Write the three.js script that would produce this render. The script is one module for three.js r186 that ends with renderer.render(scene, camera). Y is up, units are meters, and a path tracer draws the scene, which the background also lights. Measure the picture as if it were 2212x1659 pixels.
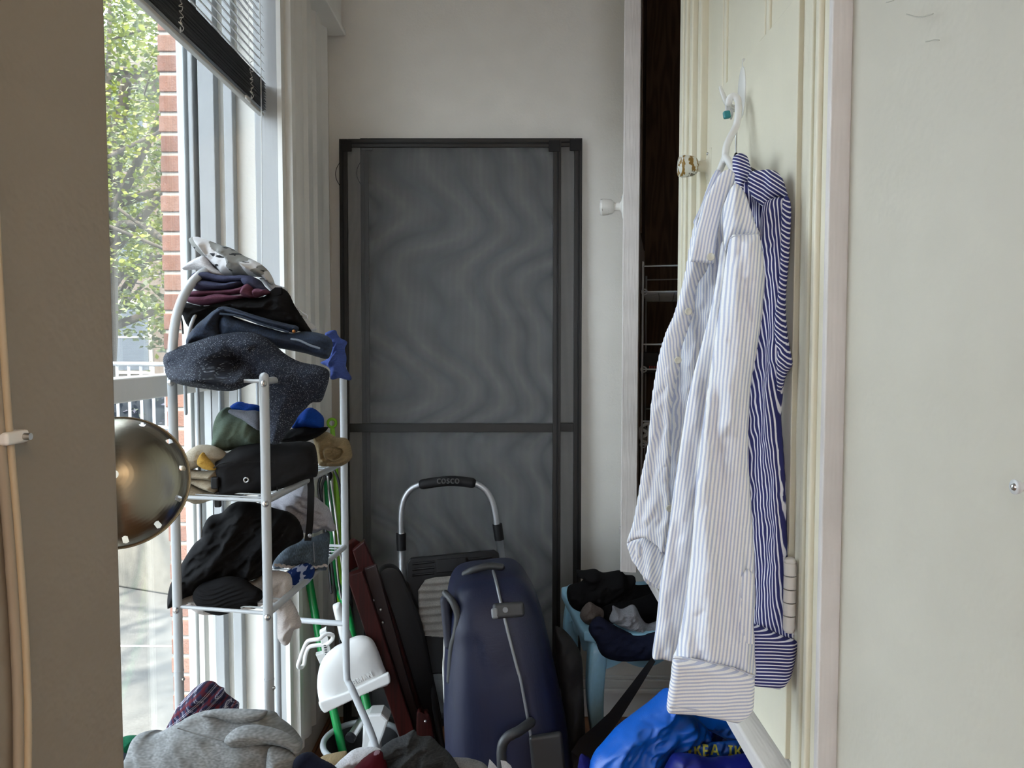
import * as THREE from 'three';
import { ImprovedNoise } from 'three/addons/math/ImprovedNoise.js';
import { RoundedBoxGeometry } from 'three/addons/geometries/RoundedBoxGeometry.js';
import { mergeGeometries, mergeVertices, toCreasedNormals } from 'three/addons/utils/BufferGeometryUtils.js';
import { RectAreaLightUniformsLib } from 'three/addons/lights/RectAreaLightUniformsLib.js';
import { FontLoader } from 'three/addons/loaders/FontLoader.js';
import { TextGeometry } from 'three/addons/geometries/TextGeometry.js';

// ---------------------------------------------------------------- camera, sky, sun, exposure
RectAreaLightUniformsLib.init();
const scene = new THREE.Scene();
const EYE = 1.25, FOCAL = 1600, TILT = Math.atan(80 / 1600);
const camera = new THREE.PerspectiveCamera(2 * Math.atan(829.5 / FOCAL) * 180 / Math.PI, 2212 / 1659, 0.02, 120);
camera.position.set(0, EYE, 0); camera.rotation.x = -TILT;
const renderer = new THREE.WebGLRenderer();
renderer.toneMapping = THREE.LinearToneMapping;
renderer.toneMappingExposure = 1.42;
renderer.shadowMap.enabled = true;
scene.background = new THREE.Color().setRGB(0.88, 0.98, 1.12);       // bright even sky
scene.backgroundIntensity = 5.4;
const sun = new THREE.DirectionalLight(new THREE.Color(1, 0.93, 0.82), 17);   // high, along the street: it grazes the front of the house
sun.position.set(-3.7, 12, 2.0); sun.target.position.set(-3, 0, -5); sun.castShadow = true;
sun.shadow.camera.left = sun.shadow.camera.bottom = -14; sun.shadow.camera.right = sun.shadow.camera.top = 14; sun.shadow.camera.far = 50;
sun.shadow.radius = 1.5; sun.shadow.mapSize.set(2048, 2048);
scene.add(sun, sun.target);

// ---------------------------------------------------------------- helpers
const noise3 = new ImprovedNoise();
const N3 = (x, y = 0, z = 0) => noise3.noise(x + 113.7, y + 57.3, z + 31.1);
let seed = 7;
const rnd = () => { seed = (seed * 1664525 + 1013904223) % 4294967296; return seed / 4294967296; };
const rr = (a, b) => a + (b - a) * rnd();
const V = (x, y, z) => new THREE.Vector3(x, y, z);
const lin = (r, g, b) => new THREE.Color().setRGB(r, g, b);
const clamp = (x, a = 0, b = 1) => Math.min(b, Math.max(a, x));
const sstep = (a, b, x) => { const t = clamp((x - a) / (b - a)); return t * t * (3 - 2 * t); };
const cT = Math.cos(TILT), sT = Math.sin(TILT);
function ray(px, py) { const c = (px - 1106) / FOCAL, s = -(py - 829.5) / FOCAL; return V(c, s * cT - sT, -s * sT - cT); }
function P(px, py, d) { const r = ray(px, py); return V(r.x * d / -r.z, EYE + r.y * d / -r.z, -d); }   // a point of the place, d metres down the room
const taken = {};
function numbered(n) { const k = taken[n] = (taken[n] ?? -1) + 1; return k ? n + '_' + String(k).padStart(3, '0') : n; }
function mesh(name, geo, mat, parent) { const m = new THREE.Mesh(geo, mat); m.name = name; m.castShadow = m.receiveShadow = true; parent?.add(m); return m; }
function tag(o, label, category, group) { o.userData.label = label; o.userData.category = category; if (group) o.userData.group = group; return o; }
function group(name, label, category, grp) { const g = new THREE.Group(); g.name = numbered(name); scene.add(g); return tag(g, label, category, grp); }
function structure(name, label) { const g = new THREE.Group(); g.name = name; g.userData.kind = 'structure'; if (label) g.userData.label = label; scene.add(g); return g; }
function one(name, geo, mat, label, category, grp) {              // a thing that is one mesh, its origin at its base
  geo.computeBoundingBox(); const b = geo.boundingBox, o = V((b.min.x + b.max.x) / 2, b.min.y, (b.min.z + b.max.z) / 2);
  geo.translate(-o.x, -o.y, -o.z);
  const m = mesh(numbered(name), geo, mat, scene); m.position.copy(o); return tag(m, label, category, grp);
}
function rebase(g) {                                              // origin of a thing at its base
  const b = new THREE.Box3().setFromObject(g), o = V((b.min.x + b.max.x) / 2, b.min.y, (b.min.z + b.max.z) / 2);
  for (const c of g.children) c.position.sub(o); g.position.add(o); return g;
}
// ---- textures and materials
function dtex(w, h, f, { srgb = true, repeat = true } = {}) {
  const a = new Uint8Array(w * h * 4);
  for (let y = 0; y < h; y++) for (let x = 0; x < w; x++) { const c = f(x / w, y / h, x, y), k = (y * w + x) * 4; for (let i = 0; i < 3; i++) a[k + i] = clamp(c[i]) * 255; a[k + 3] = 255; }
  const t = new THREE.DataTexture(a, w, h, THREE.RGBAFormat); t.magFilter = THREE.LinearFilter; t.minFilter = THREE.LinearFilter;
  if (srgb) t.colorSpace = THREE.SRGBColorSpace; if (repeat) t.wrapS = t.wrapT = THREE.RepeatWrapping; t.needsUpdate = true; return t;
}
const grey = (f) => (x, y, i, j) => { const v = f(x, y, i, j); return [v, v, v]; };
function tn(x, y, fx, fy, s) {                                    // tileable noise on the unit square
  const a = N3(x * fx, y * fy, s), b = N3((x - 1) * fx, y * fy, s), c = N3(x * fx, (y - 1) * fy, s), d = N3((x - 1) * fx, (y - 1) * fy, s);
  return (a * (1 - x) + b * x) * (1 - y) + (c * (1 - x) + d * x) * y;
}
const rep = (t, u, v = u) => { const c = t.clone(); c.repeat.set(u, v); c.needsUpdate = true; return c; };
const std = (c, r, o = {}) => new THREE.MeshStandardMaterial({ color: c, roughness: r, side: THREE.DoubleSide, ...o });
const phy = (c, r, o = {}) => new THREE.MeshPhysicalMaterial({ color: c, roughness: r, side: THREE.DoubleSide, ...o });
const T = {};
T.roller = dtex(512, 512, grey((x, y) => 0.5 + 0.35 * tn(x, y, 40, 40, 1) + 0.25 * tn(x, y, 90, 90, 2) + 0.3 * tn(x, y, 9, 9, 3)), { srgb: false });
T.brush = dtex(512, 512, grey((x, y) => 0.5 + 0.3 * tn(x, y, 90, 7, 4) + 0.22 * tn(x, y, 30, 5, 5) + 0.35 * tn(x, y, 6, 9, 6)), { srgb: false });
T.mottle = dtex(256, 256, (x, y) => { const v = 0.975 + 0.018 * tn(x, y, 5, 5, 7) + 0.02 * tn(x, y, 15, 15, 8); return [v, v, v * 0.995]; });
T.chips = dtex(512, 1024, (x, y) => {                             // old gloss paint with hairline chips and scuffs
  const a = Math.abs(tn(x, y, 26, 60, 11)) , b = tn(x, y, 14, 22, 12), c = tn(x, y, 7, 3, 13), chip = b > 0.5 + 0.4 * a ? 1 : 0, v = 0.95 + 0.05 * tn(x, y, 20, 20, 14) + 0.05 * c;
  return chip ? [0.8, 0.74, 0.7] : [v, v, v];
});
T.weave = dtex(64, 64, grey((x, y) => 0.5 + 0.25 * Math.sin(x * Math.PI * 32) * Math.sin(y * Math.PI * 32) + 0.3 * tn(x, y, 30, 30, 15)), { srgb: false });
T.fabric = dtex(256, 256, (x, y) => { const v = 0.9 + 0.14 * tn(x, y, 70, 70, 16) + 0.09 * tn(x, y, 9, 9, 17); return [v, v, v]; });
T.denim = dtex(256, 256, (x, y) => { const d = 0.5 + 0.5 * Math.sin((x + y) * Math.PI * 128), v = 0.62 + 0.2 * d + 0.35 * tn(x, y, 70, 25, 18) + 0.18 * tn(x, y, 6, 6, 19); return [v * 0.82, v * 0.92, v * 1.0]; });
T.tweed = dtex(512, 512, (x, y) => { const hs = (a, b) => { const q = Math.sin(a * 12.9898 + b * 78.233) * 43758.5453; return q - Math.floor(q); }, i = Math.floor(x * 180), j = Math.floor(y * 220), b = 0.55 + 0.3 * tn(x, y, 80, 80, 22), w = hs(i, j) < 0.075 + 0.06 * tn(x, y, 6, 6, 21) ? 1 : 0; return w ? [0.35 + 0.4 * hs(j, i), 0.38 + 0.4 * hs(j, i), 0.4 + 0.42 * hs(j, i)] : [0.07 * b + 0.035, 0.105 * b + 0.05, 0.18 * b + 0.075]; });
T.rib = dtex(128, 128, grey((x, y) => { const s = Math.abs(Math.sin(x * Math.PI * 8)); return 0.15 + 0.8 * s + 0.1 * tn(x, y, 40, 40, 23); }), { srgb: false });
T.wood = dtex(256, 512, (x, y) => { const g = tn(x, y, 24, 3, 24), k = Math.sin((x * 9 + g * 1.7) * 6.28) * 0.5 + 0.5, v = 0.75 + 0.22 * k + 0.1 * tn(x, y, 90, 6, 25); return [v, v * 0.95, v * 0.9]; });
T.melange = dtex(256, 256, (x, y) => { const v = 0.86 + 0.28 * tn(x, y, 40, 95, 26) + 0.12 * tn(x, y, 8, 10, 27); return [v, v, v]; });
function stripes(fg, bg, duty, cross) { return dtex(64, 64, (x, y) => { const p = x, e = 0.05, k = sstep(0.5 - duty / 2 - e, 0.5 - duty / 2 + e, p) - sstep(0.5 + duty / 2 - e, 0.5 + duty / 2 + e, p), n = 1 + 0.06 * Math.sin(y * Math.PI * 32) * cross + 0.05 * tn(x, y, 20, 20, 28); return [0, 1, 2].map((i) => (bg[i] + (fg[i] - bg[i]) * k) * n); }); }
T.paleStripe = stripes([0.765, 0.785, 0.86], [0.965, 0.96, 0.955], 0.45, 0.3);
T.navyStripe = stripes([0.95, 0.95, 0.97], [0.17, 0.185, 0.42], 0.36, 0.25);
T.plaid = dtex(256, 256, (x, y) => {
  const b = (t, c, w) => sstep(w, w * 0.6, Math.abs(((t - c + 0.5) % 1 + 1) % 1 - 0.5)), tw = 0.85 + 0.3 * (((x * 256 + y * 256) % 6) / 6);
  let c = [0.2, 0.2, 0.31]; const mixc = (k, d) => { c = c.map((v, i) => v + (d[i] - v) * k * 0.62); };
  for (const t of [x, y]) { mixc(b(t, 0.25, 0.13), [0.4, 0.12, 0.14]); mixc(b(t, 0.68, 0.035), [0.9, 0.9, 0.9]); mixc(b(t, 0.8, 0.03), [0.85, 0.85, 0.88]); mixc(b(t, 0.5, 0.06), [0.1, 0.1, 0.16]); }
  return c.map((v) => v * tw);
});
T.meshTile = dtex(16, 16, grey((x, y, i, j) => (i < 8 || j < 2 ? 1 : 0)), { srgb: false });
const M = {};
M.wall = std(lin(0.84, 0.81, 0.755), 0.7, { map: T.mottle, bumpMap: rep(T.roller, 3), bumpScale: 0.0006 });
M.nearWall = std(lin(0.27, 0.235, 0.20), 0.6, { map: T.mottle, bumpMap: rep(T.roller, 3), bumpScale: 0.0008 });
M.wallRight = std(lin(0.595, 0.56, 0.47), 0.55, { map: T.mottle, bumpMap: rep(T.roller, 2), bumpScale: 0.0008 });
M.door = std(lin(0.81, 0.765, 0.615), 0.42, { map: T.mottle, bumpMap: rep(T.brush, 2), bumpScale: 0.0005 });
M.trim = std(lin(0.84, 0.825, 0.79), 0.4, { map: T.mottle, bumpMap: rep(T.brush, 2), bumpScale: 0.0005 });
M.oldTrim = std(lin(0.78, 0.735, 0.70), 0.5, { map: T.chips, bumpMap: rep(T.brush, 3), bumpScale: 0.0012 });
M.paint = std(lin(0.74, 0.71, 0.66), 0.4);
M.ceiling = std(lin(0.85, 0.84, 0.81), 0.9);
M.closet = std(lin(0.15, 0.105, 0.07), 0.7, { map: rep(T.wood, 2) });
M.floorWood = std(lin(0.25, 0.12, 0.06), 0.45, { map: rep(T.wood, 3, 1) });
M.whiteMetal = phy(lin(0.40, 0.42, 0.44), 0.35, { clearcoat: 0.4, clearcoatRoughness: 0.25 });
M.whitePlastic = phy(lin(0.66, 0.66, 0.65), 0.35);
M.steel = std(lin(0.55, 0.55, 0.55), 0.28, { metalness: 1 });
M.silver = std(lin(0.42, 0.43, 0.45), 0.4, { metalness: 0.85 });
M.blackPlastic = phy(lin(0.009, 0.009, 0.010), 0.5, { specularIntensity: 0.5 });
M.blackCord = std(lin(0.012, 0.012, 0.013), 0.4);
M.charcoal = std(lin(0.03, 0.03, 0.032), 0.32);
M.screenFrame = std(lin(0.013, 0.012, 0.0105), 0.42, { metalness: 0.2 });
const cloth = (c, o = {}) => phy(c, 0.95, { specularIntensity: 0.25, map: o.map ?? rep(T.fabric, o.s ?? 8), bumpMap: rep(T.weave, 90), bumpScale: 0.0003, ...o.x });
// ---- shapes
function uvBox(g, s = 1) {                                        // uv in metres, from the side each face looks to
  g = g.index ? g.toNonIndexed() : g; const p = g.attributes.position, n = g.attributes.normal, u = new Float32Array(p.count * 2);
  for (let i = 0; i < p.count; i += 3) {
    const ax = Math.abs(n.getX(i) + n.getX(i + 1) + n.getX(i + 2)), ay = Math.abs(n.getY(i) + n.getY(i + 1) + n.getY(i + 2)), az = Math.abs(n.getZ(i) + n.getZ(i + 1) + n.getZ(i + 2));
    for (let k = i; k < i + 3; k++) { const x = p.getX(k), y = p.getY(k), z = p.getZ(k); const w = ax >= ay && ax >= az ? [z, y] : ay >= az ? [x, z] : [x, y]; u[k * 2] = w[0] * s; u[k * 2 + 1] = w[1] * s; }
  }
  g.setAttribute('uv', new THREE.BufferAttribute(u, 2)); return g;
}
function bx(x0, x1, y0, y1, z0, z1, r = 0) {                      // box by its limits, with softened edges where r > 0
  const w = x1 - x0, h = y1 - y0, d = z1 - z0, g = r ? new RoundedBoxGeometry(w, h, d, 2, Math.min(r, w / 2.1, h / 2.1, d / 2.1)) : new THREE.BoxGeometry(w, h, d);
  g.translate((x0 + x1) / 2, (y0 + y1) / 2, (z0 + z1) / 2); return uvBox(g);
}
function plain(gs) { return mergeGeometries(gs.map((g) => { const q = g.index ? g.toNonIndexed() : g; const o = new THREE.BufferGeometry(); for (const k of ['position', 'normal', 'uv']) o.setAttribute(k, q.attributes[k]); return o; })); }
function tube(pts, r, { curve = true, closed = false, seg, rad = 10, tension = 0.5, caps = true, rf } = {}) {
  const v = pts.map((p) => Array.isArray(p) ? V(...p) : p);
  const c = curve ? new THREE.CatmullRomCurve3(v, closed, 'catmullrom', tension) : new THREE.CurvePath();
  if (!curve) for (let i = 0; i + 1 < v.length; i++) c.add(new THREE.LineCurve3(v[i], v[i + 1]));
  const n = seg ?? Math.max(2, v.length * 6), g = new THREE.TubeGeometry(c, n, r, rad, closed);
  if (rf) { const p = g.attributes.position; for (let i = 0; i <= n; i++) { const q = c.getPointAt(i / n), k = rf(i / n); for (let j = 0; j <= rad; j++) { const a = i * (rad + 1) + j; p.setXYZ(a, q.x + (p.getX(a) - q.x) * k, q.y + (p.getY(a) - q.y) * k, q.z + (p.getZ(a) - q.z) * k); } } g.computeVertexNormals(); }
  if (!caps || closed) return g;
  const s = [g]; for (const e of [0, 1]) { const b = new THREE.SphereGeometry(r * (rf ? rf(e) : 1), rad, 6); const q = c.getPointAt(e); b.translate(q.x, q.y, q.z); s.push(b); }
  return plain(s);
}
function rod(a, b, r, rad = 10) { const A = Array.isArray(a) ? V(...a) : a, B = Array.isArray(b) ? V(...b) : b, g = new THREE.CylinderGeometry(r, r, A.distanceTo(B), rad); g.applyQuaternion(new THREE.Quaternion().setFromUnitVectors(V(0, 1, 0), B.clone().sub(A).normalize())); const m = A.clone().add(B).multiplyScalar(0.5); g.translate(m.x, m.y, m.z); return g; }
function ext(pts, depth, { bevel = 0, smooth = false, holes = [], seg = 2 } = {}) {
  const mk = (q, C) => { const s = new C(); if (smooth) { const c = new THREE.CatmullRomCurve3(q.map((p) => V(p[0], p[1], 0)), true, 'catmullrom', 0.5).getPoints(q.length * 6); s.setFromPoints(c.map((p) => new THREE.Vector2(p.x, p.y))); } else s.setFromPoints(q.map((p) => new THREE.Vector2(...p))); return s; };
  const s = mk(pts, THREE.Shape); s.holes = holes.map((h) => mk(h, THREE.Path));
  return new THREE.ExtrudeGeometry(s, { depth, bevelEnabled: bevel > 0, bevelSize: bevel, bevelThickness: bevel, bevelSegments: seg, curveSegments: 12 });
}
// a plane in the place: origin, right, up and out vectors; uv(px, py) is where a line of sight meets it
function frame(px, py, d, yaw = 0, pitch = 0) {
  const q = new THREE.Quaternion().setFromEuler(new THREE.Euler(pitch, yaw, 0, 'YXZ')), O = P(px, py, d), U = V(1, 0, 0).applyQuaternion(q), W = V(0, 1, 0).applyQuaternion(q), N = V(0, 0, 1).applyQuaternion(q), E = V(0, EYE, 0);
  return { O, U, W, N, uv(x, y) { const r = ray(x, y), t = O.clone().sub(E).dot(N) / r.dot(N), p = E.clone().addScaledVector(r, t).sub(O); return [p.dot(U), p.dot(W)]; }, at(u, v, n = 0) { return O.clone().addScaledVector(U, u).addScaledVector(W, v).addScaledVector(N, n); } };
}
function folds(list) {                                            // cloth folds: ridges of warped noise, each with its own direction
  return (u, v) => { let s = 0; for (const [amp, len, ang, st = 4, sd = 0, sharp = 0.6] of list) { const c = Math.cos(ang), n = Math.sin(ang), one = (L, k) => { const wx = u + 0.35 * L * N3(u * 1.1 / L, v * 1.1 / L, k + 9.3), wy = v + 0.35 * L * N3(u * 1.1 / L, v * 1.1 / L, k + 19.1), a = (wx * c + wy * n) / (L * st), b = (-wx * n + wy * c) / L, q = N3(a, b, k * 3.713), r = Math.exp(-16 * q * q); return sharp * (1.5 * r - 0.55) + (1 - sharp) * q * 2.2; }; s += amp * (one(len * 0.85, sd + 0.37) + 0.42 * one(len * 0.42, sd + 51.37)); } return s; };
}
function pillow(pts, o) {                                         // a soft thing of a given outline, swollen to its own thickness and creased with folds
  const { at, yaw = 0, pitch = 0, T: th = 0.04, Tb = th, R = th, h: hh = 0.006, fold, uvAng = 0, smooth = true, bulge, tension = 0.5, edge = 0.002, warp = 0.5, flat = 0.0 } = o;
  const h = Math.max(0.0016, hh * 0.68), f = frame(...at, yaw, pitch); let q = pts.map(([x, y]) => f.uv(x, y));
  if (smooth) q = new THREE.CatmullRomCurve3(q.map(([x, y]) => V(x, y, 0)), true, 'catmullrom', tension).getPoints(q.length * 7).slice(0, -1).map((p) => [p.x, p.y]);
  const n = q.length; let x0 = 1e9, x1 = -1e9, y0 = 1e9, y1 = -1e9; for (const [x, y] of q) { x0 = Math.min(x0, x); x1 = Math.max(x1, x); y0 = Math.min(y0, y); y1 = Math.max(y1, y); }
  const nx = Math.ceil((x1 - x0) / h) + 3, ny = Math.ceil((y1 - y0) / h) + 3, gx = (i) => x0 + (i - 1) * h, gy = (j) => y0 + (j - 1) * h;
  const near = (x, y) => { let best = 1e9, bx_ = x, by_ = y, ins = false; for (let i = 0, j = n - 1; i < n; j = i++) { const [ax, ay] = q[j], [cx, cy] = q[i]; if ((ay > y) !== (cy > y) && x < (cx - ax) * (y - ay) / (cy - ay) + ax) ins = !ins; const dx = cx - ax, dy = cy - ay, t = clamp(((x - ax) * dx + (y - ay) * dy) / (dx * dx + dy * dy + 1e-12)), ex = ax + t * dx, ey = ay + t * dy, d = (x - ex) ** 2 + (y - ey) ** 2; if (d < best) { best = d; bx_ = ex; by_ = ey; } } return [ins, Math.sqrt(best), bx_, by_]; };
  const info = []; for (let j = 0; j < ny; j++) for (let i = 0; i < nx; i++) info.push(near(gx(i), gy(j)));
  const used = new Uint8Array(nx * ny), cells = [];
  for (let j = 0; j + 1 < ny; j++) for (let i = 0; i + 1 < nx; i++) { const k = j * nx + i, c = [k, k + 1, k + nx + 1, k + nx]; if (c.some((a) => info[a][0] && info[a][1] > 1e-6)) { cells.push(c); c.forEach((a) => used[a] = 1); } }
  const pos = [], uv = [], id = [new Int32Array(nx * ny).fill(-1), new Int32Array(nx * ny).fill(-1)], ca = Math.cos(uvAng), sa = Math.sin(uvAng);
  const put = (u, v, z, w) => { const p = f.at(u, v, z), uu = u + w * warp; pos.push(p.x, p.y, p.z); uv.push(uu * ca + v * sa, -uu * sa + v * ca); return pos.length / 3 - 1; };
  for (let k = 0; k < nx * ny; k++) if (used[k]) {
    const [ins, d, ex, ey] = info[k], u = ins ? gx(k % nx) : ex, v = ins ? gy(Math.floor(k / nx)) : ey, dd = ins ? d : 0, r = clamp(dd / R), pr = Math.sqrt(1 - (1 - r) ** 2), w = fold ? fold(u, v) : 0, fade = flat + (1 - flat) * sstep(0, 0.018, dd), b = bulge ? bulge(u, v) : 0;
    id[0][k] = put(u, v, b + th * pr + w * fade + edge * (ins ? 1 : 0), w);
    id[1][k] = ins ? put(u, v, b - Tb * pr + (Tb < 0.008 ? w * fade : 0), w) : id[0][k];
  }
  const idx = []; for (const [a, b, c, d] of cells) { idx.push(id[0][a], id[0][b], id[0][c], id[0][a], id[0][c], id[0][d]); idx.push(id[1][a], id[1][c], id[1][b], id[1][a], id[1][d], id[1][c]); }
  const g = new THREE.BufferGeometry(); g.setAttribute('position', new THREE.Float32BufferAttribute(pos, 3)); g.setAttribute('uv', new THREE.Float32BufferAttribute(uv, 2)); g.setIndex(idx); g.computeVertexNormals(); return g;
}
function loft(rings, closed = true, capEnds = true) {             // rings of equal length -> a skin
  const m = rings[0].length, pos = [], uv = [], idx = []; rings.forEach((r, i) => r.forEach((p, j) => { pos.push(p.x, p.y, p.z); uv.push(j / m, i / (rings.length - 1)); }));
  for (let i = 0; i + 1 < rings.length; i++) for (let j = 0; j < (closed ? m : m - 1); j++) { const a = i * m + j, b = i * m + (j + 1) % m; idx.push(a, b, b + m, a, b + m, a + m); }
  if (capEnds) for (const i of [0, rings.length - 1]) { const c = rings[i].reduce((s, p) => s.add(p), V(0, 0, 0)).multiplyScalar(1 / m); pos.push(c.x, c.y, c.z); uv.push(0.5, 0.5); const k = pos.length / 3 - 1; for (let j = 0; j < m; j++) { const a = i * m + j, b = i * m + (j + 1) % m; i ? idx.push(a, b, k) : idx.push(b, a, k); } }
  const g = new THREE.BufferGeometry(); g.setAttribute('position', new THREE.Float32BufferAttribute(pos, 3)); g.setAttribute('uv', new THREE.Float32BufferAttribute(uv, 2)); g.setIndex(idx); g.computeVertexNormals(); return g;
}
const lathe = (pts, seg = 40) => new THREE.LatheGeometry(pts.map((p) => new THREE.Vector2(...p)), seg);
const place = (g, p, yaw = 0, pitch = 0, roll = 0) => { g.applyMatrix4(new THREE.Matrix4().makeRotationFromEuler(new THREE.Euler(pitch, yaw, roll, 'YXZ'))); g.translate(p.x, p.y, p.z); return g; };
// ================================================================ THE SETTING
const CEIL = 2.9, BACK = -2.46, LEFT = -0.62, RIGHT = 0.405, DOORX = 0.39, SHELFY = 0.66;
// floor with boards
{
  const f = structure('floor'); mesh('subfloor', bx(-0.87, 2.3, -0.12, -0.012, -2.6, 3.6), std(lin(0.05, 0.03, 0.02), 0.9), f);
  const wood = [0, 1, 2].map((k) => std(lin(0.24 + 0.04 * k, 0.115 + 0.02 * k, 0.055 + 0.008 * k), 0.42, { map: rep(T.wood, 6, 1) }));
  for (let k = 0; k < 24; k++) { const x0 = -0.87 + k * 0.132; mesh('floor_board', bx(x0, x0 + 0.13, -0.012, 0, -2.46, 3.5, 0.001), wood[(k * 7) % 3], f); }
}
{ const c = structure('ceiling'); mesh('ceiling_slab', bx(-0.95, 2.3, CEIL, CEIL + 0.3, -2.75, 3.7), M.ceiling, c); }
const W1 = { z0: -2.0, z1: -0.72, y0: 0.12, y1: 2.6 }, W2 = { z0: 0.9, z1: 2.5, y0: 0.6, y1: 2.4 };
{
  const w = structure('wall_left');
  mesh('plaster', plain([bx(-0.87, LEFT, 0, CEIL, -2.6, W1.z0), bx(-0.87, LEFT, 0, CEIL, W1.z1, W2.z0), bx(-0.87, LEFT, 0, CEIL, W2.z1, 3.6), bx(-0.87, LEFT, 0, W1.y0, W1.z0, W1.z1), bx(-0.87, LEFT, W1.y1, CEIL, W1.z0, W1.z1), bx(-0.87, LEFT, 0, W2.y0, W2.z0, W2.z1), bx(-0.87, LEFT, W2.y1, CEIL, W2.z0, W2.z1)]), M.wall, w);
}
mesh('plaster', bx(-0.87, 1.2, 0, CEIL, BACK - 0.14, BACK), M.wall, structure('wall_back'));
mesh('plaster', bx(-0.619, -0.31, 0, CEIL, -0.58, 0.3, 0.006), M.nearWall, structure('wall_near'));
{
  const w = structure('wall_right');
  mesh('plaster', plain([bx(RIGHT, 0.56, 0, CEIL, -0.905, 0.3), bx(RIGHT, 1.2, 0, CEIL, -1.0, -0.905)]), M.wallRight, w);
  const mk = (pts) => mesh('scuff', tube(pts.map(([x, y]) => { const d = (RIGHT - 0.0001) * FOCAL / (x - 1106); return P(x, y, d); }), 0.0006, { rad: 5 }), std(lin(0.5, 0.485, 0.42), 0.9), w);
  mk([[1915, 5], [1930, 1]]); mk([[1958, 31], [1985, 37], [2015, 30]]); mk([[2000, 90], [2015, 87], [2028, 87]]);
}
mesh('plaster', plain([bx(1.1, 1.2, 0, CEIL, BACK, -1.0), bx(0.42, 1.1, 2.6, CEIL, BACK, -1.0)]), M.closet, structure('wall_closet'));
mesh('plaster', plain([bx(0.56, 2.3, 0, CEIL, 0.2, 0.3), bx(2.2, 2.3, 0, CEIL, 0.3, 3.6), bx(-0.87, -0.35, 0, CEIL, 3.5, 3.6), bx(0.65, 2.3, 0, CEIL, 3.5, 3.6), bx(-0.35, 0.65, 0, 0.9, 3.5, 3.6), bx(-0.35, 0.65, 2.3, CEIL, 3.5, 3.6)]), M.wall, structure('wall_bedroom'));
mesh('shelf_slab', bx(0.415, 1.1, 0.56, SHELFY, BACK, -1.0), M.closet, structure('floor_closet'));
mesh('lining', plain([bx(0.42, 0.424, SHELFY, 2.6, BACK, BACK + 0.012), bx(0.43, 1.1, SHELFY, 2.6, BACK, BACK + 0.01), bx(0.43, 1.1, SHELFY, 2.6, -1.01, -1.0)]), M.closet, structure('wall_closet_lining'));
// unseen bedroom window behind the camera, added to brighten the room
{
  const w = structure('added_window_2');
  mesh('window_frame', plain([bx(-0.82, -0.76, W2.y0, W2.y1, W2.z0, W2.z0 + 0.06), bx(-0.82, -0.76, W2.y0, W2.y1, W2.z1 - 0.06, W2.z1), bx(-0.82, -0.76, W2.y0, W2.y0 + 0.06, W2.z0, W2.z1), bx(-0.82, -0.76, W2.y1 - 0.06, W2.y1, W2.z0, W2.z1), bx(-0.82, -0.76, 1.48, 1.52, W2.z0, W2.z1)]), M.trim, w);
  const p = bx(-0.792, -0.788, W2.y0, W2.y1, W2.z0, W2.z1); mesh('pane', p, phy(lin(1, 1, 1), 0.0, { transmission: 1, thickness: 0, ior: 1.5 }), w);
}
{
  const w = structure('added_window_3'); mesh('window_frame', plain([bx(-0.35, -0.3, 0.9, 2.3, 3.52, 3.58), bx(0.6, 0.65, 0.9, 2.3, 3.52, 3.58), bx(-0.35, 0.65, 0.9, 0.95, 3.52, 3.58), bx(-0.35, 0.65, 2.25, 2.3, 3.52, 3.58), bx(-0.35, 0.65, 1.58, 1.62, 3.52, 3.58)]), M.trim, w); mesh('pane', bx(-0.35, 0.65, 0.9, 2.3, 3.548, 3.552), phy(lin(1, 1, 1), 0, { transmission: 1, thickness: 0, ior: 1.5 }), w);  // another unseen window, added to fill the back wall with daylight
}
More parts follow.
